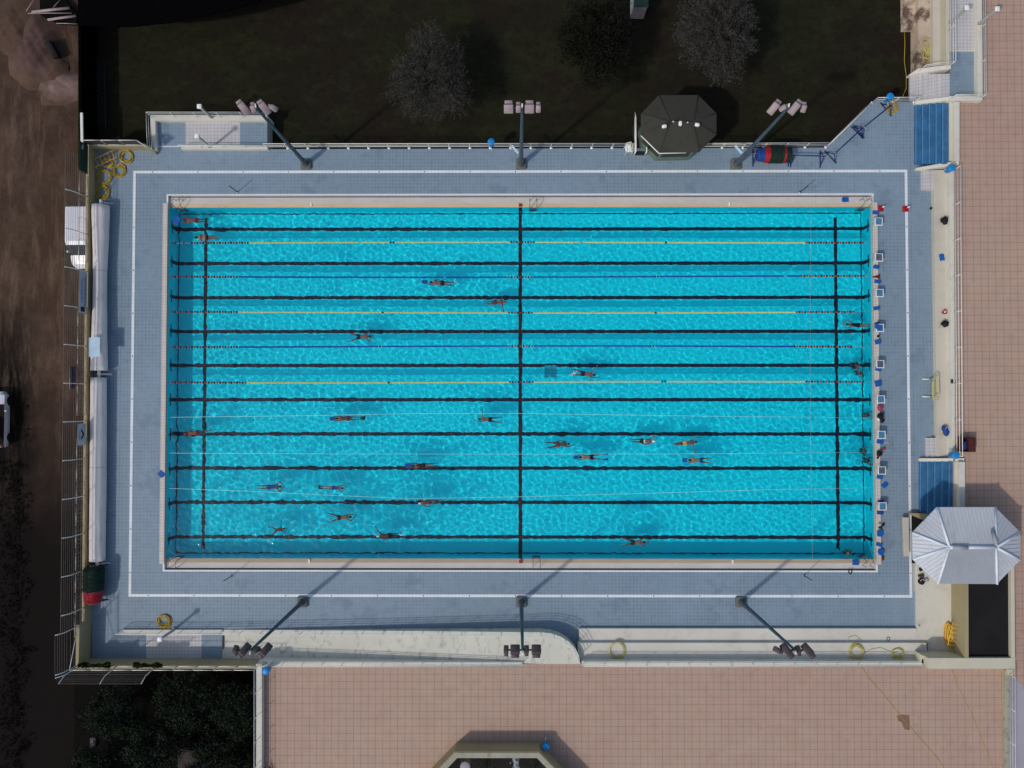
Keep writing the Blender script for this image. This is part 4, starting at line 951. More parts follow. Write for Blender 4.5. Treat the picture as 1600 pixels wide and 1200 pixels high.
# cream hoist chair by the long bench
c = P(1452, 606, 0); t = thing('pool_hoist', c, 'cream pool hoist frame parked against the long east bench', 'pool hoist')
ring = [(-.16, -.85), (-.2, -.6), (-.14, .6), (-.02, .85), (.12, .9), (.2, .7), (.22, -.5), (.14, -.85)]
MB().tube([c+Vector((x, y, .85)) for x, y in ring], .035, 8, closed=True).build('frame', 'cream', t)
MB().prism([(c.x-.12, c.y-.55), (c.x+.08, c.y-.6), (c.x+.1, c.y+.42), (c.x-.1, c.y+.45)], .55, .6).build('seat', 'cream', t, bevel=.02)
for dy in (-.62, .62):
    MB().tube([c+Vector((-.52, dy, .06)), c+Vector((.15, dy, .06))], .04, 8).build('foot', 'whiteplast', t)
    MB().tube([c+Vector((0, dy, .06)), c+Vector((.05, dy, .86))], .035, 8).build('upright', 'cream', t)
# ladders (grab rails) in the pool
def grab(px, py, s, lab):
    b = P(px, py, -.17); t = thing('pool_ladder', b, lab, 'pool ladder', 'steel pool ladders')
    for dx in (-.25, .25):
        MB().tube([b+Vector((dx, s*.3, 0)), b+Vector((dx, s*.3, .55)), b+Vector((dx, s*.22, .68)), b+Vector((dx, s*.05, .72)), b+Vector((dx, -s*.1, .65)), b+Vector((dx, -s*.22, .4)), b+Vector((dx, -s*.25, -1.2))], .024, 8).build('handrail', 'steel', t)
    for k in range(4): MB().box(b+Vector((0, -s*.25, -.2-.28*k)), (.5, .08, .03)).build('tread', 'steel', t)
grab(281, 320, 1, 'steel ladder in the northwest pool corner'); grab(1349, 320, 1, 'steel ladder in the northeast pool corner'); grab(275, 878, -1, 'steel ladder in the southwest pool corner')
grab(1353, 877, -1, 'steel ladder in the southeast pool corner'); grab(833, 320, 1, 'steel ladder in the middle of the north side'); grab(838, 878, -1, 'steel ladder in the middle of the south side')
for (x, y), lab in (((813, 320.5), 'north'), ((813.5, 877.5), 'south')):
    MB().box(P(x, y, -.15), (.22, .22, .07)).build('distance_marker', 'red', label='small red square marker on the %s gutter at half length' % lab, cat='marker', bevel=.01)
for (x, y), lab in (((486, 319.5), 'north gutter, west half'), ((1140, 319), 'north gutter, east half'), ((483, 877), 'south gutter, west half'), ((1145, 877.5), 'south gutter, east half')):
    MB().box(P(x, y, -.165), (.10, .28, .06)).build('distance_marker', 'whiteplast', label='small white bar marker on the '+lab, cat='marker', bevel=.01)
# ================================================================== SMALL THINGS ON DECK AND TERRACE
def disc_bin(px, py, zt, lab, zb=None, hold=None):
    c = P(px, py, zt); t = thing('litter_bin', Vector((c.x, c.y, zt-.7)), lab, 'litter bin', 'round sky blue litter bins')
    MB().lathe((c.x, c.y, zt-.7), [(.17, 0), (.2, .05), (.22, .62), (.235, .64)], 18).build('tub', 'blueplast', t)
    MB().lathe((c.x, c.y, zt-.06), [(.25, 0), (.25, .04), (.2, .075), (.06, .09)], 18).build('lid', 'blueplast', t)
    if hold: MB().tube([Vector((c.x, c.y, zt-.4))+Vector(hold), Vector((c.x, c.y, zt-.4))+Vector(hold)*.5], .02, 6).build('bracket', 'wtube', t)
disc_bin(767.5, 221, 1.0, 'sky blue round bin outside the north railing near the middle mast', hold=(0, -.5, 0)); disc_bin(1391.5, 150, 1.0, 'sky blue round bin behind the northeast railing by the hose coil', hold=(0, -.5, 0))
disc_bin(1488, 262, 1.9, 'sky blue round bin at the north end of the long east bench', hold=(-.3, 0, 0)); disc_bin(1494, 711.5, 1.9, 'sky blue round bin at the south end of the long east bench', hold=(.3, 0, 0))
disc_bin(415, 1049, 1.9, 'sky blue round bin at the northwest corner of the pink south terrace', hold=(0, .3, 0)); disc_bin(853, 1168, 1.9, 'sky blue round bin beside the octagonal courtyard wall', hold=(0, .5, 0))
def bag(px, py, z, d_, mat, lab, name='bag', cat='bag', seed=1, strap=True, rot=0, mat2=None):
    c = P(px, py, z); t = thing(name, c, lab, cat); rn = random.Random(seed); mb = MB(); mb.ball((c.x, c.y, c.z+d_[2]/2), (d_[0]/2, d_[1]/2, d_[2]/2), 14)
    ph = [rn.uniform(0, 6) for _ in range(3)]
    mb.v = [tuple(Vector((c.x, c.y, c.z+d_[2]/2))+Matrix.Rotation(R(rot), 3, 'Z') @ ((Vector(p)-Vector((c.x, c.y, c.z+d_[2]/2)))*(1+.13*sin(7*p[0]*3+ph[0])+.1*sin(31*p[1]+ph[1])))) for p in mb.v]
    mb.v = [(x, y, max(z+.002, zz)) for x, y, zz in mb.v]
    mb.build('sack', mat, t)
    MB().tube([(c.x+.25*d_[0]*cos(k*pi/6), c.y+d_[1]*.1+.3*d_[1]*sin(k*pi/6), c.z+d_[2]*.95+.04*sin(k*pi/6)) for k in range(7)], .014, 6).build('strap', mat2 or mat, t)
    return t
bag(1474, 345.5, .40, (.60, .56, .42), 'blackcloth', 'black rucksack on the north part of the long east bench', seed=2)
t = bag(1474.5, 506.5, .40, (.60, .44, .40), 'blackcloth', 'black bag with a thin stick poking out, middle of the long east bench', seed=3)
MB().tube([P(1466, 513, .45), P(1473, 508, .6)], .012, 6).build('stick', 'gtube', t)
bag(1454, 326, .0, (.2, .16, .14), 'blackcloth', 'tiny black pouch on the deck by the north end of the long bench', 'pouch', seed=4)
t = bag(1475, 673, .40, (.46, .74, .4), 'bluefoam2', 'dark blue sports bag on the south part of the long east bench', seed=5, rot=20, mat2='bluewhite')
MB().tube([P(1470+3*cos(a), 675+5*sin(a), .42) for a in [k*pi/6 for k in range(12)]], .014, 5, closed=True).build('strap_loop', 'yellow2', t)
MB().rbox(P(1487.3, 596, 1.1), (.12, .28, .1), .02).build('phone_case', 'dark', label='small black case on the kerb of the long east bench', cat='case')
# red things
def cone(px, py, lab, slab=False, s=1.0, z=0.0):
    c = P(px, py, z); t = thing('marker_cone', c, lab, 'marker cone')
    MB().rbox(c+Vector((0, 0, .03)), (.44*s, .42*s, .06), .05).build('base', 'red', t)
    MB().lathe(c+Vector((.06*s, .05*s, .06)), [(.12*s, 0), (.10*s, .1), (.07*s, .22)], 12).build('cone', 'red', t)
    MB().lathe(c+Vector((.06*s, .05*s, .28)), [(.075*s, 0), (.045*s, .16), (.02*s, .2)], 12).build('white_top', 'whiteplast', t)
cone(1375.5, 326, 'red base with a white cone next to the north end of the block row'); cone(1414.5, 326.5, 'red square base with a white cone standing on the white drain line')
t = thing('red_bucket', P(1474, 488, .40), 'small red bucket on the long east bench', 'bucket'); c = P(1474, 488, .40)
MB().lathe(c, [(.11, 0), (.15, .2), (.155, .22), (.13, .22), (.10, .06)], 16).build('pail', 'red', t); MB().tube([c+Vector((.15*cos(k*pi/8), .05, .2+.14*sin(k*pi/8))) for k in range(9)], .008, 5).build('handle', 'whiteplast', t); MB().ball(c+Vector((.02, 0, .16)), .07, 8).build('sponge', 'whiteplast', t)
# heap by the sixth block
t = bag(1374, 637, .10, (.36, .5, .25), 'pink', 'crumpled pink and dark towel beside a starting block', 'towel', 'towel', 7); bag(1374, 650, .10, (.5, .42, .3), 'blackcloth', 'black bag at the foot of the pink towel', seed=8, rot=40); bag(1377.5, 657, .0, (.3, .34, .24), 'blackcloth', 'small black bag lying on the deck edge below the pink towel', seed=9)
bag(1372, 655, .10, (.2, .2, .1), 'whiteplast', 'crumpled white cloth between the two black bags', 'cloth', 'cloth', 15)
bag(1380, 701, .0, (.26, .26, .12), 'pink', 'small coral pink cloth on the deck by the kerb', 'cloth', 'cloth', 10); bag(1372.5, 708.5, .10, (.4, .48, .26), 'blackcloth', 'black square rucksack on the kerb south of the coral cloth', seed=11)
bag(1371, 715.5, .10, (.14, .16, .08), 'blackcloth', 'tiny black goggle case on the kerb', 'pouch', seed=12); bag(1371.8, 525.5, .10, (.19, .18, .15), 'blackcloth', 'small black ball-shaped pouch on the kerb', 'pouch', seed=13)
MB().tube([P(1381, 693, .03), P(1385, 691, .03), P(1388, 693, .03), P(1391, 694, .03)], .012, 5).build('white_strap', 'whiteplast', label='thin white strap lying on the deck tiles', cat='strap')
MB().tube([P(1366, 339, .12), P(1371, 340, .12), P(1372, 340.5, .2)], .03, 6).build('black_strap', 'dark', label='black strap north of the northernmost starting block', cat='strap')
bag(1375, 824.5, .10, (.34, .2, .14), 'greenpaint', 'dark green cloth bundle with a curl of chain on the kerb', 'cloth', 'cloth', 14); bag(1380, 819.5, .0, (.19, .22, .14), 'blackcloth', 'small black pouch on the deck beside the green bundle', 'pouch', seed=16)
MB().tube([P(1374.5+1.2*cos(k*pi/4), 817+1.6*sin(k*pi/4), .12) for k in range(8)], .018, 5, closed=True).build('chain_curl', 'dark', label='small dark ring of cord on the kerb', cat='cord')
bag(1379, 872, .0, (.22, .3, .12), 'darkred', 'dark red cloth near the south end of the kerb', 'cloth', 'cloth', 17)
MB().tube([P(1326.5, 890, .01), P(1326, 895, .05), P(1329, 897, .06), P(1331, 894, .05), P(1331, 890, .01)], .035, 8).build('black_hose_end', 'rubber', label='short bent black hose at the south gutter edge', cat='hose')
bag(1438, 889.5, .25, (.3, .24, .18), 'blackcloth', 'small black bag tucked under the eave of the metal roof', seed=18); bag(1438.5, 900, .25, (.46, .26, .2), 'lampd', 'grey open bag on the white platform', seed=19); bag(1438.5, 908, .25, (.5, .46, .26), 'blackcloth', 'large black bag with a pale opening on the white platform', seed=20, mat2='whiteplast'); bag(1447, 906.5, .25, (.28, .36, .12), 'signgrey', 'pale crumpled plastic bag next to the large black bag', 'plastic_bag', seed=21)
bag(1435.5, 978, .25, (.12, .12, .1), 'signgrey', 'tiny scrap on the white platform edge', 'scrap', 'scrap', 22)
MB().tube([P(1388+2.5*cos(k*pi/5), 998+2.5*sin(k*pi/5), .27) for k in range(10)], .02, 6, closed=True).build('rope_ring', 'lampd', label='small grey ring on the lower seating step', cat='ring')
bag(1436, 802, .2, (.2, .24, .1), 'red', 'tiny red item on the blue steps by the metal roof', 'cloth', 'cloth', 23)
# crate
c = P(1506, 694, TZ); t = thing('open_crate', c, 'dark red-brown open crate with a blue lining behind the east railing', 'crate')
m_ = MB()
for x0, x1, y0, y1 in ((-.45, .45, .46, .5), (-.45, .45, -.5, -.46), (-.45, -.41, -.46, .46), (.41, .45, -.46, .46), (-.02, .02, -.46, .46)): m_.prism([(c.x+x0, c.y+y0), (c.x+x1, c.y+y0), (c.x+x1, c.y+y1), (c.x+x0, c.y+y1)], TZ, TZ+.62)
m_.prism(quad(c.x-.41, c.x+.41, c.y-.46, c.y+.46), TZ+.01, TZ+.06); m_.build('box', 'brownwood', t)
MB().prism(quad(c.x+.03, c.x+.40, c.y-.45, c.y+.45), TZ+.5, TZ+.6).build('lid_board', 'brownwood', t); MB().rbox((c.x-.2, c.y-.1, TZ+.3), (.3, .6, .3), .06).build('blue_lining', 'bluefoam2', t)
# white plastic chair by the kiosk
c = P(981, 236, 0); t = thing('plastic_chair', c, 'white plastic armchair beside the stairs of the dark octagonal kiosk', 'chair', rz=R(10))
MB().rbox((0, 0, .43), (.44, .44, .04), .06).build('seat', 'whiteplast', t)
MB().add([(-.22, .2, .43), (.22, .2, .43), (.2, .32, .85), (-.2, .32, .85), (-.22, .24, .43), (.22, .24, .43), (.2, .36, .85), (-.2, .36, .85)], [(0, 1, 2, 3), (7, 6, 5, 4), (0, 4, 5, 1), (1, 5, 6, 2), (2, 6, 7, 3), (3, 7, 4, 0)]).build('backrest', 'whiteplast', t, bevel=.015)
for sx in (-1, 1):
    MB().tube([(sx*.25, .26, .68), (sx*.27, 0, .66), (sx*.25, -.2, .64), (sx*.24, -.24, .45)], .022, 8).build('armrest', 'whiteplast', t)
    for sy in (-1, 1): MB().tube([(sx*.2, sy*.2, .42), (sx*.26, sy*.26, 0)], .024, 8).build('leg', 'whiteplast', t)
# white lamp posts (short square bollard columns)
for (px, py, z), lab in (((331, 184.5, .3), 'white square post at the back wall of the northwest niche'), ((327.5, 229, .3), 'white square post on the low front wall of the northwest niche'),
                         ((272, 984, .1), 'white square post on the southwest low kerb beside the hose coil'), ((1484.5, 35, 1.2), 'white square post between the seating tiers and the white ramp'), ((1530, 37, 1.45), 'white square post on the parapet beside the pink terrace')):
    b = P(px, py, z); t = thing('lamp_post', b, lab, 'lamp post', 'white square lamp posts'); h = 2.1 if px < 1000 else 1.95
    MB().box(b+Vector((0, 0, h/2)), (.13, .13, h)).build('column', 'kerb', t); MB().rbox(b+Vector((0, 0, h+.07)), (.30, .30, .14), .03).build('cap_light', 'whiteplast', t); MB().box(b+Vector((0, 0, .02)), (.22, .22, .04)).build('base_plate', 'gtube', t)

# ================================================================== ROOFED BUILDINGS
def hiproof(t, eave, ridge, ze, zr, mats, name='roof_panel', thick=.06, over=None, ribs=True, capmat='wtube'):
    E = [P(a, b, ze) for a, b in eave]; Rg = [P(a, b, zr) for a, b in ridge]
    n = len(E)
    asg = []
    for i in range(n):
        asg.append(0 if (Rg[0]-E[i]).length < (Rg[1]-E[i]).length else 1)
    for i in range(n):
        j = (i+1) % n; p = [E[i], E[j]]+([Rg[asg[j]], Rg[asg[i]]] if asg[i] != asg[j] else [Rg[asg[i]]])
        nrm = (p[1]-p[0]).cross(p[2]-p[0]).normalized(); nrm = nrm if nrm.z > 0 else -nrm
        vs = [v for v in p]+[v-Vector((0, 0, thick)) for v in p]; k = len(p)
        fs = [tuple(range(k)), tuple(range(k, 2*k))[::-1]]+[(a, (a+1) % k, k+(a+1) % k, k+a) for a in range(k)]
        o = MB().add(vs, fs).build(name, mats[i % len(mats)] if len(mats) > 1 else mats[0], t)
        if ribs:
            m_ = MB(); e_ = E[j]-E[i]; L_ = e_.length; cnt = int(L_/.24); ed = e_/L_; up = nrm.cross(ed); up = up if up.z > 0 else -up
            R0, R1 = Rg[asg[i]], Rg[asg[j]]
            for q in range(1, cnt):
                s = q/cnt; a = E[i].lerp(E[j], s)
                # run up the slope until the hip lines
                best = 99
                lines = [(E[i], R0), (E[j], R1)]+([(R0, R1)] if asg[i] != asg[j] else [])
                for (u, v) in lines:
                    d1, d2 = up, v-u; A = np.array([[d1.dot(ed), -d2.dot(ed)], [d1.dot(up), -d2.dot(up)]]); bb = np.array([(u-a).dot(ed), (u-a).dot(up)])
                    if abs(np.linalg.det(A)) < 1e-9: continue
                    tt, ss = np.linalg.solve(A, bb)
                    if tt > .05 and -.01 <= ss <= 1.01: best = min(best, tt)
                if best < 90: m_.tube([a+nrm*.012, a+up*(best-.05)+nrm*.012], .022, 4)
            m_.build('rib', mats[i % len(mats)] if len(mats) > 1 else mats[0], o)
    for i in range(n): MB().tube([E[i]+Vector((0, 0, .03)), Rg[asg[i]]+Vector((0, 0, .04))], .085 if ribs else .03, 6).build('hip_cap', capmat, t)
    MB().tube([Rg[0]+Vector((0, 0, .04)), Rg[1]+Vector((0, 0, .04))], .12 if ribs else .03, 8).build('ridge_cap', capmat, t)
    return E, Rg
M['roofcap'] = simple('roof_cap_metal', B(196, 202, 216), .4, .12, 3)
ev = [(1463.7, 792.5), (1555, 792.5), (1594, 831.5), (1594, 875), (1557.5, 912.5), (1465, 912), (1426, 874), (1425.5, 832)]
c = P(1508, 856, 0); t = thing('metal_roof_pavilion', Vector((c.x-1.5, c.y, 0)), 'elongated octagonal pavilion with a pale ribbed metal roof at the southeast corner', 'pavilion')
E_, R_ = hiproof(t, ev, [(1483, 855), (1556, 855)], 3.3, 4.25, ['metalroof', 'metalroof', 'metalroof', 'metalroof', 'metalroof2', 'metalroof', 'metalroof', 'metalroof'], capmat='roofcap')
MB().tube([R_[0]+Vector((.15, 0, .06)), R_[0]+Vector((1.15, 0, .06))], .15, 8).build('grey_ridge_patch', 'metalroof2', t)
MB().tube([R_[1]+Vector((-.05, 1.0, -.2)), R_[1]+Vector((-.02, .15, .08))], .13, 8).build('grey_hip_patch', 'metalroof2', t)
cc = sum(E_, Vector())/8
inn = [Vector((cc.x+.9+(e.x-cc.x)*.60, cc.y+(e.y-cc.y)*.62, 0)) for e in E_]
MB().prism([(p.x, p.y) for p in inn], -.5, 3.28).build('wall', 'beige', t)
for i in (5, 6, 7): p = inn[i].lerp(inn[(i+1) % 8], .5); MB().box(p+Vector((0, 0, 1.3)), (.9, .06, 2.1), Matrix.Rotation(atan2((inn[(i+1) % 8]-inn[i]).y, (inn[(i+1) % 8]-inn[i]).x), 3, 'Z')).build('shutter', 'black', t)
conc('beige_wall', [(1423, 801.5), (1450, 803), (1450, 808), (1442, 812), (1423.5, 804)], .0, .4, 'beige', 'beige wall wedge under the northwest eave of the metal roof', 'wall')
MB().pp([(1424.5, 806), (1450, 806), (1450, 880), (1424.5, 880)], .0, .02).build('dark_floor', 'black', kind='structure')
MB().pp([(1425.5, 877), (1430, 877), (1431.5, 925), (1427.5, 925)], .0, .012).build('grey_strip', 'kerb', kind='structure')
# plant building with the black flat roof
t = thing('plant_building', P(1545, 975, 0), 'low beige building with a black flat roof behind the white platform', 'building')
MB().pp([(1508, 850), (1585, 850), (1585, 1040), (1508, 1040)], -.5, 1.62, zref=1.62).build('flat_roof', 'black', t)
MB().pp([(1507.5, 860), (1513, 860), (1513.5, 1028), (1507.5, 1028)], -.5, 1.9).build('wall', 'beige', t)
MB().pp([(1579, 860), (1585, 860), (1586, 1028), (1580, 1028)], .5, 1.9).build('wall', 'beigel', t)
MB().pp([(1450, 1028.3), (1586, 1028.3), (1586, 1045), (1450, 1045)], -.5, 1.9).build('wall', 'beigel', t)
MB().pp([(1438, 1022), (1450, 1029), (1450, 1041), (1438, 1035)], .3, 1.3).build('stub', 'beigel', t)
MB().pp([(1440.5, 1030), (1448, 1031.5), (1448, 1038), (1440.5, 1036)], 1.3, 1.32).build('opening', 'black', t)
MB().pp([(1576, 1046), (1585, 1046), (1585, 1055), (1576, 1055)], 1.0, 1.5).build('pier', 'beigel', t)
MB().tube([P(1512, 920, 1.68), P(1512.5, 950, 1.68)], .03, 6).build('pipe', 'wtube', t)
# dark octagonal kiosk on the north side
ev = [(1029.4, 148.8), (1091, 148.5), (1119.5, 177), (1119.5, 210), (1092.5, 237.5), (1030, 238.8), (1001.8, 211), (1001.3, 178)]
c = P(1062, 235, 0); t = thing('octagonal_kiosk', Vector((c.x, c.y+1.0, -1.2)), 'octagonal kiosk with a dark olive felt roof and white domes on the north side', 'kiosk')
E_, R_ = hiproof(t, ev, [(1046.5, 190), (1082.5, 190)], 2.6, 3.2, ['bitumen_roof'], ribs=False, capmat='bitumen_roof')
cc = sum(E_, Vector())/8; inn = [Vector((cc.x+(e.x-cc.x)*.87, cc.y+(e.y-cc.y)*.87, 0)) for e in E_]
MB().prism([(p.x, p.y) for p in inn], -1.3, 2.5).build('wall', 'greenwall', t)
MB().tube([E_[6]-Vector((0, .0, .08)), E_[5]-Vector((0, 0, .08)), E_[5].lerp(E_[4], .68)-Vector((0, 0, .08))], .05, 6).build('white_fascia', 'wtube', t)
for i, (a, b) in enumerate(((5, 4), (6, 5))):
    for s in (.3, .7): p = inn[a].lerp(inn[b], s); MB().box(p+Vector((0, 0, 1.35)), (.95, .05, .9), Matrix.Rotation(atan2((inn[b]-inn[a]).y, (inn[b]-inn[a]).x), 3, 'Z')).build('hatch', 'bitumen_roof', t)
for (x, y, r_) in ((1038, 197.5, 12), (1063, 193, 90), (1089.3, 195, -10)):
    q = P(x, y, 3.22); MB().rbox(q+Vector((0, 0, .0)), (.32, .22, .22), .08, Matrix.Rotation(R(r_), 3, 'Z')).build('roof_dome', 'whiteplast', t)
for (x, y) in ((1051.5, 191), (1074, 192.3)): MB().lathe(P(x, y, 3.15), [(.04, 0), (.04, .12), (.06, .14)], 8).build('vent', 'whiteplast', t)
MB().tube([P(1042, 201, 3.1), P(1050, 192, 3.23), P(1058, 187.5, 3.2), P(1064, 188, 3.2)], .015, 5).build('cable', 'dark', t)
# kiosk stairs
b0 = P(999, 243, 0); t = thing('kiosk_stairs', b0, 'dark metal stairs with a white handrail on the left side of the kiosk', 'stairs')
for i in range(9):
    y = b0.y+.15+i*.28; z = .12-.15*i if False else max(-1.1, -.02-.14*i)
    MB().box((b0.x, y, z+.06 if i == 0 else z), (.72, .27, .04)).build('tread', 'bluemetal' if False else 'dark', t)
for sx in (-.38, .38):
    MB().tube([(b0.x+sx, b0.y, .02), (b0.x+sx, b0.y, .95), (b0.x+sx, b0.y+2.4, .9), (b0.x+sx, b0.y+2.9, .55)] if sx < 0 else [(b0.x+sx, b0.y, 0), (b0.x+sx, b0.y, .9), (b0.x+sx, b0.y+1.0, .85)], .04, 8).build('handrail', 'wtube', t)
for z in (.35, .6): MB().tube([(b0.x-.38, b0.y+.0, z), (b0.x-.38, b0.y+2.6, z)], .02, 6).build('rail', 'wtube', t)
# courtyard wall
t = thing('courtyard_wall', Vector((oc[0], oc[1], -1)), 'octagonal beige courtyard wall rising from the pink south terrace', 'wall')
m_ = MB(); m2 = MB()
def ringscale(k): return [(oc[0]+(x-oc[0])*k, oc[1]+(y-oc[1])*k) for x, y in octw]
o0, o1, i1, i2 = octw, octw, ringscale(.958), ringscale(.94)
for i in range(8):
    j = (i+1) % 8; m_.prism([o0[i], o0[j], i1[j], i1[i]], -1.5, 2.42)
    m2.prism([ringscale(.992)[i], ringscale(.992)[j], i2[j], i2[i]], 2.42, 2.46)
m_.build('wall_body', 'beige', t); m2.build('coping', 'sill', t)
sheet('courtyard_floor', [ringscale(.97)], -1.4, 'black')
p = P(727, 1197, 0.6); MB().lathe((p.x, p.y, -1.4), [(.32, 0), (.34, .1), (.34, 2.0), (.36, 2.05), (.3, 2.1)], 18).build('water_tank', 'paleslab', label='pale lavender cylinder standing in the octagonal courtyard', cat='tank')
# utility cabinet on the lawn
c = P(999.5, 8, 0); t = thing('utility_cabinet', Vector((c.x, c.y, -1.2)), 'small green-topped utility cabinet between the dark and the grey tree', 'cabinet')
MB().box((c.x, c.y+.3, -.35), (.95, 1.4, 1.7)).build('body', 'lamp', t, bevel=.02); MB().box((c.x+.02, c.y+.34, .53), (1.02, 1.5, .06)).build('roof', 'greenroof', t); MB().box((c.x-.505, c.y+.3, -.35), (.02, 1.2, 1.5)).build('door', 'wtube', t)

# ================================================================== VEHICLES
def vehicle(name, origin, heading, st, segs, wheels, wr, paint, lab, cat, extras):
    """ST: stations (x, half width, z low, z belt, half roof, z roof); SEGS: (upper side, top) material per gap: 0 paint 1 glass"""
    t = thing(name, origin, lab, cat); Q = Matrix.Rotation(heading, 3, 'Z'); O = Vector(origin); m_ = MB(); gl = MB()
    V = lambda x, y, z: O+Q @ Vector((x, y, z))
    rings = []
    for x, w_, zl, zb, hr, zr in st:
        rings.append([V(x, -w_*.93, zl), V(x, -w_, (zl+zb)*.5), V(x, -w_*.97, zb), V(x, -hr, zr-.02), V(x, -hr*.7, zr+.01), V(x, hr*.7, zr+.01), V(x, hr, zr-.02), V(x, w_*.97, zb), V(x, w_, (zl+zb)*.5), V(x, w_*.93, zl)])
    for i in range(len(rings)-1):
        su, tp_ = segs[i]
        for k in range(10):
            l = (k+1) % 10; g = (k in (2, 6) and su) or (k in (3, 4, 5) and tp_)
            (gl if g else m_).add([rings[i][k], rings[i+1][k], rings[i+1][l], rings[i][l]], [(0, 1, 2, 3)], 0, not g)
    for r_ in (rings[0], rings[-1]): m_.add(r_, [tuple(range(10))])
    m_.build('body', paint, t); gl.build('windows', 'glass', t)
    for x, y in wheels:
        for s in (-1, 1):
            q = (Q @ Vector((0, s, 0))).to_track_quat('Z', 'Y'); wc = V(x, s*(y-.1), wr)
            w_ = MB().lathe(wc, [(wr*.6, -.1), (wr*.95, -.1), (wr, -.06), (wr, .07), (wr*.93, .1), (wr*.62, .1)], 20, 0, q).build('tyre', 'rubber', t)
            MB().lathe(wc, [(wr*.6, .02), (wr*.6, .085), (wr*.2, .095)], 14, 0, q).build('rim', 'gtube', w_)
    for nm, x, y, z, d_, mt in extras:
        for s in ((-1, 1) if y else (1,)): MB().rbox(V(x, s*y, z), d_, min(d_[0], d_[1])*.3, Q).build(nm, mt, t)
    return t
o_ = P(141, 377, -1.6); HV = R(-90)
vehicle('delivery_van', o_, HV, [(-2.15, .84, .35, .95, .78, 1.72), (-2.08, .9, .3, 1.0, .80, 1.84), (-.9, .92, .28, 1.02, .82, 1.87), (.35, .92, .28, 1.02, .80, 1.84), (.62, .92, .28, 1.02, .77, 1.76), (1.25, .90, .28, 1.02, .70, 1.16), (1.85, .84, .28, .86, .64, .98), (2.12, .66, .34, .62, .5, .7)],
        [(0, 0), (0, 0), (1, 0), (1, 0), (1, 1), (0, 0), (0, 0)], [(-1.35, .9), (1.35, .9)], .32, 'white_gloss', 'white delivery van parked outside the west fence, nose to the south', 'van',
        [('mirror', .95, 1.02, 1.05, (.14, .16, .18), 'white_gloss'), ('headlight', 2.0, .6, .66, (.16, .24, .14), 'lampglass'), ('wiper', 1.15, .3, 1.14, (.03, .5, .02), 'dark'), ('bumper', 2.12, 0, .42, (.12, 1.4, .2), 'dark')])
o_ = P(1.5, 655, -1.6)
vehicle('parked_car', o_, R(90), [(-2.02, .62, .4, .7, .55, .78), (-1.92, .80, .3, .86, .6, .98), (-1.55, .85, .26, .9, .6, 1.34), (-.9, .86, .24, .9, .62, 1.46), (.1, .86, .24, .9, .62, 1.46), (.45, .86, .24, .9, .6, 1.38), (1.1, .84, .24, .9, .66, .96), (1.75, .78, .26, .78, .6, .84), (2.0, .6, .34, .6, .5, .66)],
        [(0, 0), (1, 1), (1, 1), (1, 1), (1, 1), (1, 1), (0, 0), (0, 0)], [(-1.3, .86), (1.3, .86)], .32, 'white_gloss', 'white car with dark glass roof parked at the left edge of the dirt track', 'car',
        [('mirror', .62, .97, .98, (.13, .18, .12), 'white_gloss'), ('headlight', 1.82, .6, .72, (.26, .26, .1), 'lampglass'), ('tail_light', -1.93, .68, .86, (.16, .22, .14), 'darkred'), ('roof_bar', -.3, .6, 1.5, (1.5, .04, .03), 'gtube')])
# ================================================================== DIRT YARD
def moundmat(name, c, r, col, col2):
    t = NT(name); sp = t.n('ShaderNodeSeparateXYZ'); t.l(t.pos(), sp.inputs[0])
    dx = t.math('DIVIDE', t.math('SUBTRACT', sp.outputs[0], c.x), r[0]); dy = t.math('DIVIDE', t.math('SUBTRACT', sp.outputs[1], c.y), r[1])
    d_ = t.math('SQRT', t.math('ADD', t.math('MULTIPLY', dx, dx), t.math('MULTIPLY', dy, dy)))
    f = t.ramp(t.math('ADD', d_, t.math('MULTIPLY', t.math('SUBTRACT', t.noise(1.1, 6, .75), .5), 1.3)), [(.45, 1), (.95, 0)])
    c0 = t.mix(t.ramp(t.noise(.4, 7, .7), [(.4, 0), (.65, 1)]), B(80, 62, 52), B(98, 78, 70)); c1 = t.mix(t.ramp(t.noise(1.6, 8, .75), [(.35, 0), (.7, 1)]), col, col2)
    n = t.noise(6, 6, .8); c2 = t.mix(t.math('MULTIPLY', n, .45), t.mix(f, c0, c1), (.015, .01, .009)); t.bump(n, .8, .06); return t.done(c2, .95, .1)
def mound(px, py, rx, ry, h, mat, name, lab, seed):
    c = P(px, py, -1.6); mat = moundmat(name+'_earth', c, (rx, ry), *mat); rn = np.random.RandomState(seed); n = 34; vs = []; fs = []; ph = rn.uniform(0, 6, 8)
    for i in range(n):
        for j in range(n):
            u, v = i/(n-1)*2-1, j/(n-1)*2-1; a = atan2(v, u); rr = sqrt(u*u+v*v)/(1+.16*sin(3*a+ph[0])+.09*sin(5*a+ph[1]))
            z = max(0, 1-rr*rr)**1.3*h*(1+.2*sin(u*7+ph[2])*sin(v*6+ph[3])+.08*sin(u*19+ph[4])*sin(v*17+ph[5])); vs.append((c.x+u*rx*1.1, c.y+v*ry*1.1, -1.603+z+(-.04 if z <= 0 else 0)))
    for i in range(n-1):
        for j in range(n-1): fs.append((i*n+j, (i+1)*n+j, (i+1)*n+j+1, i*n+j+1))
    MB().add(vs, fs, 0, True).build(name, mat, kind='structure')
mound(62, 85, 2.0, 2.7, .9, (B(74, 56, 54), B(96, 76, 72)), 'dirt_hill', '', 3); mound(104, 135, 2.4, 1.3, .35, (B(108, 88, 84), B(134, 112, 110)), 'pale_hill', '', 5)
mound(20, 40, 1.6, 2.2, .4, (B(90, 72, 60), B(76, 56, 50)), 'dirt_hill', '', 8)
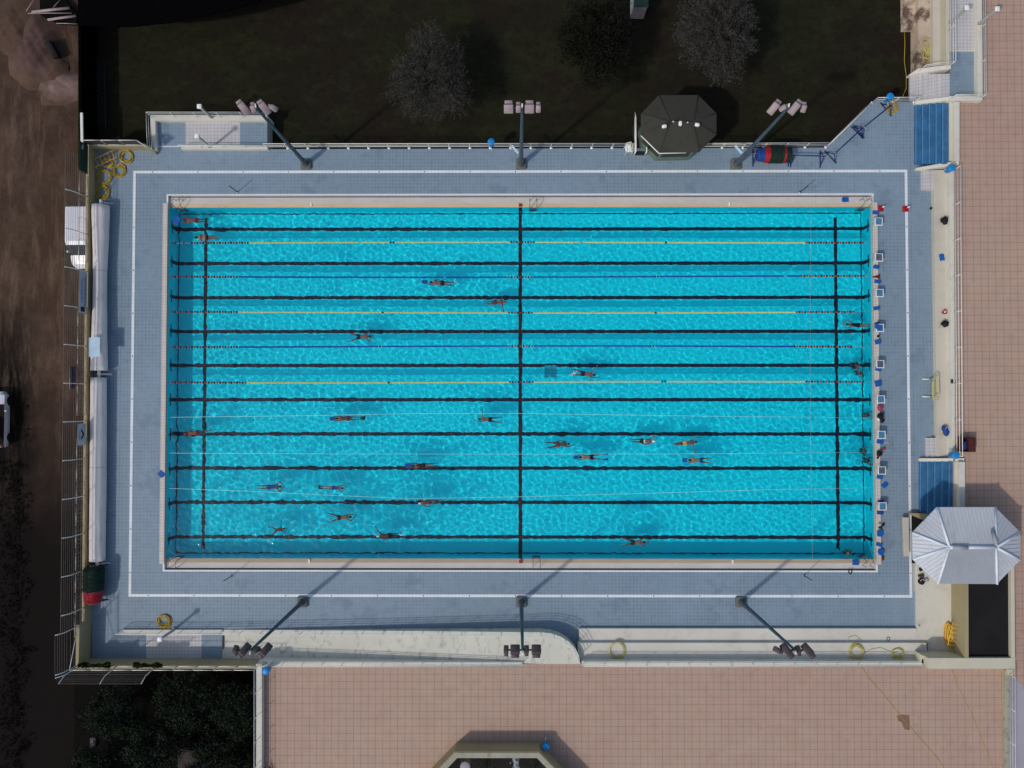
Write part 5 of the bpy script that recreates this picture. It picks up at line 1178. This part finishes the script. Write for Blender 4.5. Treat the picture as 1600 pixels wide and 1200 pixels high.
c = P(82, 78, -1.0); MB().rbox(c, (.5, 1.3, .45), .12, Matrix.Rotation(R(28), 3, 'Z') @ Matrix.Rotation(R(8), 3, 'X')).build('old_log', simple('charred_wood', (.012, .008, .008), .8, .4, 5, bump=.6), label='dark charred log lying on the dirt mound', cat='log', origin=None)
for a, b, r_, lab in (((50, 19, -.5), (109, 12.5, -.5), .10, 'thick pale beam lying across the top left of the yard'), ((44, 21, -.7), (112, 20.5, -.7), .035, 'thin pale rod below the thick beam'), ((75, 31, -.8), (119, 25, -.8), .09, 'broken white plank beside the black wall'),
                      ((88, 36.5, -1.0), (121, 37.5, -1.0), .03, 'thinnest pale rod, ending at the black wall'), ((41, 18, -.9), (57, -6, -.9), .025, 'thin pale rod pointing out of the top of the yard'), ((83, 12, -.9), (94, 0, -.9), .022, 'short thin rod behind the thick beam')):
    MB().tube([P(*a), P(*a).lerp(P(*b), .5)+Vector((0, .01, .01)), P(*b)], r_, 8).build('pale_rod', 'lamp', label=lab, cat='rod', group='pale rods and beams in the yard')
MB().pp([(62, -20), (96, -8), (120, 22), (120, 36), (86, 34), (62, 22)], -1.6, -1.15).build('dark_slab', 'darksoil', label='dark earthen slab under the pale rods', cat='slab')
# ================================================================== TREES
def leafmat(name, a, b):
    t = NT(name); oi = t.noise(2.2, 3, .7); c = t.mix(t.ramp(oi, [(.35, 0), (.65, 1)]), a, b)
    return t.done(c, .8, .04)
M['olive'] = leafmat('olive_leaf', (.034, .032, .028), (.080, .076, .066)); M['darkleaf'] = leafmat('dark_leaf', (.008, .008, .006), (.020, .020, .013))
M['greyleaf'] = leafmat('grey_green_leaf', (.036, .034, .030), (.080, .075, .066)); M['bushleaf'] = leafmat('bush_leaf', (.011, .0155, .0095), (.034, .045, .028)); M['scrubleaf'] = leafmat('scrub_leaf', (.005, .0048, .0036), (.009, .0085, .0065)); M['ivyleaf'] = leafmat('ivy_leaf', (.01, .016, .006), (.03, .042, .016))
def tree(px, py, zc, rx, ry, rz, zg, n_tw, per, leaf, lw, mat, lab, seed, name='tree', clump=.0, droop=.25, s1=None, group='trees round the pool grounds', lab_cat='tree', lobes=None):
    c = P(px, py, zc); rn = np.random.RandomState(seed); t = thing(name, Vector((c.x, c.y, zg)), lab, lab_cat, group)
    tr = MB(); tr.tube([(c.x, c.y, zg-.05), (c.x+.05, c.y, zg+(zc-zg)*.35), (c.x-.04, c.y+.05, zc-rz*.1)], .15, 9, radii=[.2, .14, .08]).build('trunk', 'bark', t)
    lb = MB(); V = []; N = []
    ph = rn.uniform(0, 6, 6)
    for k in range(n_tw):
        a = rn.uniform(0, 2*pi); el = math.asin(rn.uniform(-.25, 1.0)); wob = 1+.13*sin(3*a+ph[0])+.10*sin(5*a+ph[1]+el*3)+.07*sin(9*a+ph[2])
        rr = wob*rn.uniform(.78, 1.06); d_ = np.array([cos(a)*cos(el)*rx, sin(a)*cos(el)*ry, sin(el)*rz])*rr
        s0 = rn.uniform(.35, .6) if s1 is None else s1
        if k < 26: lb.tube([Vector((c.x, c.y, zc-rz*.35)), c+Vector(d_*.45)+Vector((0, 0, .1)), c+Vector(d_*.9)], .03, 5, radii=[.06, .035, .012])
        dn = d_/np.linalg.norm(d_); side = np.cross(dn, rn.normal(size=3)); side /= np.linalg.norm(side); up = np.cross(dn, side)
        for q in range(per):
            s = s0+(1-s0)*q/per; base = d_*s+rn.normal(size=3)*(.05+clump*(1-.3*s)); base[2] -= droop*s*s*.6
            ld = dn*rn.uniform(.2, 1)+side*rn.normal()*.75+up*rn.normal()*.75; ld /= np.linalg.norm(ld)
            ws = np.cross(ld, rn.normal(size=3)); ws /= (np.linalg.norm(ws)+1e-6); L_ = leaf*rn.uniform(.6, 1.3); W_ = lw*rn.uniform(.7, 1.2)
            p = np.array(c)+base; V += [p-ws*W_*.3, p+ld*L_*.5+ws*W_, p+ld*L_, p+ld*L_*.5-ws*W_]
    lb.build('limbs', 'bark', t)
    V = np.array(V); m_ = len(V)//4; me = bpy.data.meshes.new('crown'); me.vertices.add(len(V)); me.vertices.foreach_set('co', (V-np.array([c.x, c.y, zg])).ravel())
    me.loops.add(len(V)); me.loops.foreach_set('vertex_index', np.arange(len(V), dtype=np.int32)); me.polygons.add(m_); me.polygons.foreach_set('loop_start', np.arange(0, len(V), 4, dtype=np.int32)); me.update(calc_edges=True)
    me.materials.append(M[mat]); o = bpy.data.objects.new('crown', me); COL.objects.link(o); o.parent = t
    return t
tree(673, 120, 2.6, 2.75, 3.35, 1.9, -1.2, 900, 22, .22, .018, 'olive', 'round olive-grey tree standing alone in the middle of the lawn', 3, 'olive_tree')
tree(931, 64, 2.6, 2.6, 3.1, 1.9, -1.2, 800, 24, .17, .04, 'darkleaf', 'very dark tree left of the small green cabinet', 4, clump=.12)
tree(1122, 54, 2.8, 2.8, 3.2, 2.0, -1.2, 950, 24, .22, .022, 'greyleaf', 'pale grey-green tree above the octagonal kiosk', 6, 'olive_tree')
rn = random.Random(21)
for i, (x, y, r_, lab) in enumerate(((178, 1112, 1.7, 'dark bushy tree closest to the southwest wall corner'), (290, 1092, 2.1, 'dark bushy tree against the middle of the south beige wall'), (372, 1105, 1.6, 'dark bushy tree by the corner of the pink terrace'),
                                     (240, 1165, 1.9, 'dark bushy tree left of the small grey roof'), (345, 1180, 1.6, 'dark bushy tree over the small grey roof'), (150, 1215, 1.8, 'dark bushy tree at the bottom beside the dirt track'), (400, 1230, 1.9, 'dark bushy tree at the bottom by the terrace parapet'), (295, 1245, 1.7, 'dark bushy tree at the bottom between two others'))):
    tree(x, y, .6, r_*1.0, r_, 1.3, -1.6, 75, 95, .14, .06, 'bushleaf', lab, 30+i, 'bushy_tree', clump=.21, droop=.1, s1=.88, group='dark trees south of the wall')
for a, b, lab in ((122, 172, 'dark green ivy patch at the corner of the south wall'), (208, 253, 'dark green ivy patch farther along the south wall')):
    t = thing('ivy', P((a+b)/2, 1039, 1.45), lab, 'ivy'); rn2 = random.Random(a); m_ = MB()
    MB().tube([P(a, 1040, 1.5), P(a+12, 1038, 1.55), P(b-12, 1039, 1.55), P(b, 1041, 1.45)], .03, 6).build('stem', 'bark', t)
    for k in range(900):
        s = rn2.random(); p = P(a+(b-a)*s, 1041+rn2.uniform(-7, 3)*(.35+.65*abs(sin(s*9+a)*sin(s*4+1))), 1.5+rn2.uniform(-.05, .22)); u = Vector((rn2.uniform(-1, 1), rn2.uniform(-1, 1), rn2.uniform(-.5, .5))).normalized()*.08; v = u.orthogonal().normalized()*.06
        m_.add([p-u, p+v, p+u, p-v], [(0, 1, 2, 3)])
    m_.build('leaves', 'ivyleaf', t)
c = P(148, 1158, 0); MB().rbox(c, (.42, .7, .5), .05).build('pale_box', 'lampd', label='small pale box showing among the southwest trees', cat='box')
M['shedgrey'] = concrete('dirty_shed_sheet', B(62, 56, 58), B(40, 30, 30), .7, 1)
t = thing('shed', P(300, 1190, -1.6), 'small grey shed roof among the southwest trees', 'shed'); MB().pp([(280, 1170), (328, 1182), (328, 1235), (280, 1225)], -1.6, .0).build('wall', 'shedgrey', t); MB().pp([(278, 1168), (330, 1181), (330, 1237), (278, 1227)], .0, .08).build('roof', 'shedgrey', t)
# dark scrub left of the track
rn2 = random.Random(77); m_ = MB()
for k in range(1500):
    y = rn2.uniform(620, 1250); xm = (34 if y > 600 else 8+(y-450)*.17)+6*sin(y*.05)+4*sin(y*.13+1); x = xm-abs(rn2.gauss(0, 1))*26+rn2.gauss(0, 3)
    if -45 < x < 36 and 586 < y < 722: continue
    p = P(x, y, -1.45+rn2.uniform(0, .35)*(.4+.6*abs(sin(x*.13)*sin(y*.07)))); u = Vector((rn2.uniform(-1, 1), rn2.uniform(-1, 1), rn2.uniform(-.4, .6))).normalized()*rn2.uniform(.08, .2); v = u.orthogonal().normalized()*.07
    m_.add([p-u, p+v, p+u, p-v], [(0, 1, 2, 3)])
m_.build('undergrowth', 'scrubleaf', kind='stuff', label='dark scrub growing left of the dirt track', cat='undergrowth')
# plants in the courtyard
rn2 = random.Random(9)
for x, y, lab in ((760, 1195, 'dark leafy plant left of the pale vine in the courtyard'), (806, 1190, 'pale climbing vine in the octagonal courtyard'), (835, 1198, 'dark leafy plant at the right in the courtyard')):
    t = thing('courtyard_plant', P(x, y, -1.4), lab, 'plant'); c = P(x, y, .4); m_ = MB(); MB().tube([(c.x, c.y, -1.4), (c.x+.05, c.y, 0), (c.x, c.y, .6)], .03, 6).build('stem', 'bark', t)
    for k in range(260):
        p = c+Vector((rn2.gauss(0, .12 if x == 806 else .35), rn2.gauss(0, .5), rn2.uniform(-.4, .4))); u = Vector((rn2.uniform(-1, 1), rn2.uniform(-1, 1), rn2.uniform(-.3, .3))).normalized()*.09; v = u.orthogonal().normalized()*.04; m_.add([p-u, p+v, p+u, p-v], [(0, 1, 2, 3)])
    m_.build('leaves', 'signgrey' if x == 806 else 'bushleaf', t)

# ================================================================== PEOPLE
def skinmat(name, c):
    t = NT(name); return t.done(t.mix(t.ramp(t.noise(6, 4, .6), [(.3, 0), (.7, 1)]), c, tuple(v*.82 for v in c)), .5, .3)
SK = {'tan': skinmat('tanned_skin', (.21, .11, .08)), 'brown': skinmat('brown_skin', (.12, .06, .042)), 'pale': skinmat('pale_skin', (.30, .18, .135)), 'red': skinmat('sunburnt_skin', (.20, .085, .06))}
for k_, c_ in (('sblack', (.008, .008, .012)), ('sred', (.16, .025, .028)), ('sblue', (.012, .05, .22)), ('syellow', (.5, .33, .10)), ('hdark', (.012, .009, .008)), ('hbrown', (.05, .028, .018)), ('cwhite', (.78, .78, .78)), ('cred', (.24, .04, .03)), ('cblack', (.01, .01, .014)), ('eye', (.01, .01, .01))):
    M[k_] = simple('swim_'+k_, c_, .6, .2, 8)
def cap(mb, a, ra, b, rb, seg=10):
    a, b = Vector(a), Vector(b); d_ = b-a; L_ = max(d_.length, 1e-4); q = d_.to_track_quat('Z', 'Y'); prof = []
    for i in range(1, 4): an = pi/2*i/3; prof.append((ra*sin(an)*1.0+1e-4, -ra*cos(an)))
    for i in range(0, 4): an = pi/2*i/3; prof.append((rb*cos(an)+1e-4, L_+rb*sin(an)))
    mb.lathe(a, prof, seg, 0, q)
ARMS = {'fwd': ((.08, .20, -.04), (.33, .12, -.06)), 'board': ((.06, .17, -.02), (.28, .10, .0)), 'side': ((-.48, .26, -.06), (-.72, .23, -.08)), 'out': ((-.22, .46, .02), (-.16, .70, -.03)),
        'breast': ((-.02, .38, -.06), (.16, .14, -.08)), 'recover': ((-.02, .40, .14), (.22, .33, .03)), 'down': ((-.12, .28, -.25), (.02, .22, -.48)), 'wall': ((-.36, .27, -.20), (-.22, .22, -.44)), 'round': ((.06, .3, -.04), (.27, .10, -.04)),
        'up': ((.0, .42, .1), (.13, .66, .06)), 'hang': ((-.5, .30, .02), (-.66, .34, -.16))}
LEGS = {'straight': ((-1.22, .09, -.08), (-1.60, .07, -.12)), 'kick': ((-1.22, .10, -.02), (-1.60, .09, -.2)), 'split': ((-1.20, .20, -.10), (-1.56, .32, -.12)), 'frog': ((-1.10, .34, -.16), (-1.42, .40, -.12)), 'vee': ((-1.22, .16, -.08), (-1.60, .20, -.12)), 'stand': ((-1.20, .12, -.05), (-1.56, .12, .02)), 'cross': ((-1.22, .06, -.06), (-1.60, .05, -.1))}
SW = []
def person(px, py, ang, la, ra, legs, skin, hair, suit, lab, style='trunks', up=False, sc=.92, dz=0.0, fins=None, legs2=None, hairmesh='hair', band=None):
    """prone or upright swimmer: head at the picture point, ANG = heading in degrees (0 = to the east)"""
    c = P(px, py, ZW+(.16 if up else .03)); c.z = ZW+(.13 if up else -.035)+dz; A = Matrix.Rotation(R(ang), 3, 'Z')
    if up: T = lambda v: c+A @ (Vector((-v[2], v[1], v[0]))*sc)
    else: T = lambda v: c+A @ (Vector(v)*sc)
    SW.append((c.x-cos(R(ang))*(0 if up else .6), c.y-sin(R(ang))*(0 if up else .6)))
    b = MB(); r = lambda v: v*sc
    C = lambda p0, r0, p1, r1, s_=10: cap(b, T(p0), r(r0), T(p1), r(r1), s_)
    # head : skull, jaw, nose, ears
    C((.05, 0, .015), .088, (-.03, 0, -.015), .078); C((-.035, 0, -.03), .06, (-.055, 0, -.065), .04); C((0.0, 0, -.085), .016, (-.03, 0, -.108), .018)
    for s in (1, -1): C((.0, s*.085, 0), .016, (-.035, s*.086, .0), .012)
    C((-.06, 0, .0), .058, (-.2, 0, .0), .062)
    for s in (1, -1):
        C((-.20, s*.05, .0), .075, (-.23, s*.165, -.005), .062); C((-.26, s*.075, -.01), .112, (-.45, s*.06, -.01), .105)
        C((-.45, s*.055, -.01), .100, (-.62, s*.05, -.01), .088); C((-.62, s*.05, -.01), .088, (-.80, s*.075, -.01), .108)
        kn, an = LEGS[legs if s == 1 or legs2 is None else legs2]; kn = (kn[0], s*kn[1], kn[2]); an = (an[0], s*an[1], an[2])
        C((-.84, s*.09, -.02), .098, kn, .058); C(kn, .058, tuple(k+(a-k)*.35 for k, a in zip(kn, an)), .060); C(tuple(k+(a-k)*.35 for k, a in zip(kn, an)), .058, an, .036)
        to = (an[0]-.05, an[1]+s*.01, an[2]-.17) if up else (an[0]-.19, an[1]+s*.03, an[2]-.03)
        if up: to = (an[0]-.06, an[1]+s*.03, an[2]-.19)
        C(an, .036, to, .026)
        el, wr = ARMS[la if s == 1 else ra]; el = (el[0], s*el[1], el[2]); wr = (wr[0], s*wr[1], wr[2])
        C((-.23, s*.17, -.005), .058, el, .042); C(el, .042, wr, .028)
        d_ = (Vector(wr)-Vector(el)).normalized(); sd = d_.cross(Vector((0, 0, 1))); sd = sd.normalized() if sd.length > .1 else Vector((0, 1, 0)); dn = sd.cross(d_)
        W_ = Vector(wr); pe = W_+d_*.085
        for o_ in (-.022, 0, .022): C(W_+sd*o_*.5, .022, pe+sd*o_, .017, 8)
        for k, (o_, L_) in enumerate(((-.034, .062), (-.012, .078), (.012, .082), (.034, .07))):
            f0 = pe+sd*o_; f1 = f0+d_*L_*.55+sd*o_*.35-dn*.008*(-1); f2 = f1+d_*L_*.45+sd*o_*.2+dn*(-.018)
            C(f0, .0115, f1, .0105, 6); C(f1, .0105, f2, .009, 6)
        ts = -s; th0 = W_+d_*.03+sd*ts*.024; th1 = th0+d_*.035+sd*ts*.036; th2 = th1+d_*.032+sd*ts*.008; C(th0, .015, th1, .0125, 6); C(th1, .0125, th2, .0105, 6)
    def remesh(o, vx):
        m_ = o.modifiers.new('skin', 'REMESH'); m_.mode = 'VOXEL'; m_.voxel_size = vx; m_.use_smooth_shade = True
        s_ = o.modifiers.new('soft', 'SMOOTH'); s_.factor = .5; s_.iterations = 2
        return o
    o = remesh(b.build('person', SK[skin], label=lab, cat='person', group='swimmers in the pool', origin=None), .0095)
    RECEIVE.append(o)
    def part(name, mat, fn, vx=.012):
        m_ = MB(); fn(m_); q = remesh(m_.build(name, mat, o), vx); RECEIVE.append(q); return q
    CC = lambda m_, p0, r0, p1, r1: cap(m_, T(p0), r(r0), T(p1), r(r1), 10)
    if hair: part(hairmesh, hair, lambda m_: (CC(m_, (.06, 0, .028), .092, (-.02, 0, .022), .084), CC(m_, (-.02, 0, .022), .08, (-.06, 0, .03), .062)))
    def suitf(m_):
        for s in (1, -1):
            kn = LEGS[legs if s == 1 or legs2 is None else legs2][0]; th = .30 if style == 'trunks' else .08
            h0 = Vector((-.84, s*.09, -.02)); h1 = h0.lerp(Vector((kn[0], s*kn[1], kn[2])), th)
            CC(m_, (-.74, s*.068, -.01), .108, (-.82, s*.08, -.01), .118); CC(m_, h0, .112, h1, .100 if style == 'trunks' else .104)
            if style == 'suit': CC(m_, (-.28, s*.06, -.01), .112, (-.62, s*.05, -.01), .102); CC(m_, (-.62, s*.05, -.01), .100, (-.8, s*.07, -.01), .114)
            if style == 'bikini': CC(m_, (-.36, s*.065, -.012), .116, (-.40, s*.06, -.012), .114)
    part({'trunks': 'swim_trunks', 'suit': 'swimsuit', 'bikini': 'bikini'}[style], suit, suitf)
    if band:
        part('waistband', band, lambda m_: [CC(m_, (-.70, s*.06, -.01), .112, (-.725, s*.064, -.01), .114) for s in (1, -1)])
    m_ = MB()
    for s in (1, -1): m_.ball(T((.012, s*.032, -.082)), r(.013), 8)
    m_.build('eyes', 'eye', o)
    if fins:
        for s in (1, -1):
            an = LEGS[legs][1]; a0 = Vector((an[0]-.14, s*an[1], an[2]-.01)); m_ = MB(); q = [(0, -.05), (0, .05), (-.12, .06), (-.42, .11), (-.40, 0), (-.42, -.11), (-.12, -.06)]
            vs = [T(a0+Vector((x, y, .02))) for x, y in q]+[T(a0+Vector((x, y, -.015))) for x, y in q]; n = 7
            m_.add(vs, [tuple(range(n)), tuple(range(n, 2*n))[::-1]]+[(i, (i+1) % n, n+(i+1) % n, n+i) for i in range(n)]); f_ = m_.build('swim_fin', fins, o); RECEIVE.append(f_)
    return o, T
def floatboard(T, mat, lab, dx=.47, L_=.44, W_=.30):
    m_ = MB(); q = [(L_/2-.03, -W_/2*.8), (L_/2, 0), (L_/2-.03, W_/2*.8), (L_/2-.12, W_/2), (-L_/2, W_/2), (-L_/2, -W_/2), (L_/2-.12, -W_/2)]
    vs = [T((dx+x, y, .035)) for x, y in q]+[T((dx+x, y, .07)) for x, y in q]; n = 7
    m_.add(vs, [tuple(range(n))[::-1], tuple(range(n, 2*n))]+[(i, (i+1) % n, n+(i+1) % n, n+i) for i in range(n)])
    o = m_.build('kickboard', mat, label=lab, cat='kickboard', group='kickboards held by swimmers'); o.location.z += .0; return o
person(289, 344, 180, 'board', 'board', 'kick', 'red', 'hbrown', 'sred', 'sunburnt swimmer in the northwest corner reaching for a floating blue board')
person(306.5, 371, 180, 'side', 'side', 'straight', 'pale', 'cblack', 'sblack', 'swimmer in a black two-piece beside the first red floats of the northernmost rope', 'bikini')
o_, T_ = person(674, 441, 176, 'fwd', 'side', 'kick', 'tan', 'hdark', 'sblack', 'man in black trunks pushing a blue kickboard just south of the northern blue rope'); floatboard(T_, 'bluefoam2', 'blue kickboard pushed by the man near the northern blue rope', .52)
person(789, 471.5, 3, 'side', 'out', 'straight', 'red', 'cred', 'sred', 'sunburnt swimmer with one arm out sideways, just left of the dark centre line', sc=.85)
person(577, 525.5, 2, 'breast', 'breast', 'split', 'tan', 'hdark', 'sblack', 'breaststroke swimmer with parted legs above the southern blue rope')
person(928, 586, -8, 'up', 'fwd', 'vee', 'tan', 'cblack', 'sblack', 'crawl swimmer with a long forward arm, right of the square floor drain')
person(1326, 506.5, 176, 'round', 'round', 'straight', 'pale', 'hdark', 'sblack', 'swimmer in a black suit pushing off from the east wall', 'suit', dz=-.12)
person(1341, 572, 200, 'hang', 'hang', 'stand', 'red', 'cred', 'sblack', 'red-capped bather in a black suit near the east wall beside the last rope', 'suit', up=True, hairmesh='swim_cap')
person(1346, 583, 20, 'hang', 'hang', 'stand', 'pale', 'hbrown', 'sblue', 'brown-haired bather standing close behind the red-capped one', 'suit', up=True, dz=-.08)
person(1357.5, 648.5, 0, 'wall', 'wall', 'stand', 'tan', 'hdark', 'sblack', 'dark-haired bather holding the east wall beside the pink towel', up=True)
person(1353, 705.5, 10, 'wall', 'hang', 'stand', 'red', 'hbrown', 'sblack', 'bather at the east wall under the middle thin rope', up=True)
person(1358, 720.5, -5, 'wall', 'wall', 'stand', 'brown', 'hdark', 'sblack', 'bather at the east wall just south of another, above the lane line end', up=True)
person(1328.5, 864, -60, 'hang', 'wall', 'stand', 'pale', 'hdark', 'sblack', 'dark-haired bather standing in the southeast corner by the ladder', up=True)
o_, T_ = person(526.5, 654, 181, 'board', 'board', 'straight', 'red', 'hdark', 'sred', 'swimmer in a red suit with a dark board and black fins', 'suit', fins='dark'); floatboard(T_, 'bluefoam2', 'dark blue board under the arms of the swimmer in a red suit', .36)
person(749.5, 655, 178, 'fwd', 'out', 'vee', 'tan', 'hdark', 'sblack', 'swimmer in black trunks with parted legs, just left of the dark centre line', sc=.86)
person(888, 693.5, 4, 'side', 'fwd', 'vee', 'brown', 'hbrown', 'sred', 'brown-skinned swimmer with one arm forward, first of three right of the centre line')
person(1021, 689.5, -2, 'recover', 'side', 'straight', 'tan', 'cwhite', 'sblack', 'crawl swimmer in a white cap and black trunks with a white band', hairmesh='swim_cap', band='cwhite')
person(1087.5, 690.5, 6, 'recover', 'out', 'cross', 'red', 'hbrown', 'syellow', 'crawl swimmer in yellow trunks with the left arm coming over')
o_, T_ = person(907, 714.5, 181, 'board', 'board', 'vee', 'pale', 'hdark', 'sblack', 'swimmer in black shorts with blue fins and a pinkish board', fins='bluefoam'); floatboard(T_, 'bluefoam2', 'board held by the swimmer with blue fins', .36, .4, .26)
o_, T_ = person(1078.5, 719, 179, 'board', 'board', 'vee', 'pale', 'hdark', 'sblue', 'swimmer in blue shorts with a blue board, farthest east of the open lanes'); floatboard(T_, 'bluefoam', 'bright blue board held by the swimmer in blue shorts', .42, .40, .34)
o_, T_ = person(645.5, 727.5, 181, 'board', 'board', 'kick', 'tan', 'hbrown', 'sblack', 'swimmer in a black suit leaning on a large dark blue board over a lane line', 'suit'); floatboard(T_, 'bluefoam2', 'large dark blue board of the swimmer over the lane line', .38, .5, .4)
person(437, 760.5, 2, 'breast', 'breast', 'kick', 'tan', 'hdark', 'sblue', 'swimmer in a blue suit, left one of a pair above the sagging rope', 'suit', dz=-.03)
person(534, 763, -2, 'round', 'round', 'kick', 'pale', 'hdark', 'sblue', 'swimmer in a dark blue suit with black fins, right one of a pair', 'suit', fins='dark', sc=.8)
person(656, 786.5, 186, 'hang', 'out', 'kick', 'red', 'cwhite', 'sred', 'swimmer in a white cap just below the sagging rope', 'suit', hairmesh='swim_cap', sc=.85)
person(546.5, 808, 3, 'fwd', 'round', 'split', 'tan', 'hdark', 'sblack', 'breaststroke swimmer stretching forward with scissored legs, below the sagging rope')
person(443, 826.5, 10, 'out', 'breast', 'frog', 'brown', 'hdark', 'sred', 'small dark swimmer with bent legs in the southwest part of the pool', 'suit', sc=.72, dz=-.08)
person(591, 838, 184, 'side', 'up', 'straight', 'brown', 'cwhite', 'sblack', 'brown swimmer with a white cap and one arm raised over the southernmost lane line', hairmesh='swim_cap')
person(1006, 847.5, 1, 'round', 'round', 'split', 'tan', 'hdark', 'sblack', 'breaststroke swimmer with wide dark shorts by the south wall')
person(291, 677.5, 184, 'breast', 'side', 'kick', 'red', 'cred', 'sred', 'sunburnt swimmer with a red cap over a lane line at the west end', hairmesh='swim_cap')
rn = random.Random(4)
for (x, y, n, lab) in ((896, 583, 22, 'kicking swimmer beside the floor drain'), (711, 439, 9, 'board pushing man'), (627, 836.5, 13, 'white-capped brown swimmer')):
    m_ = MB()
    for k in range(n): p = P(x+rn.gauss(0, 2.6), y+rn.gauss(0, 2.0), ZW+rn.uniform(0, .06)); s_ = rn.uniform(.012, .04); m_.ball(p, (s_*1.5, s_, s_*.5), 6)
    m_.build('water_splash', 'foam_white', kind='stuff', label='white splash by the '+lab, cat='splash')
SWAKE = SW
wat = water()
for o in RECEIVE: o.cycles.is_caustics_receiver = True
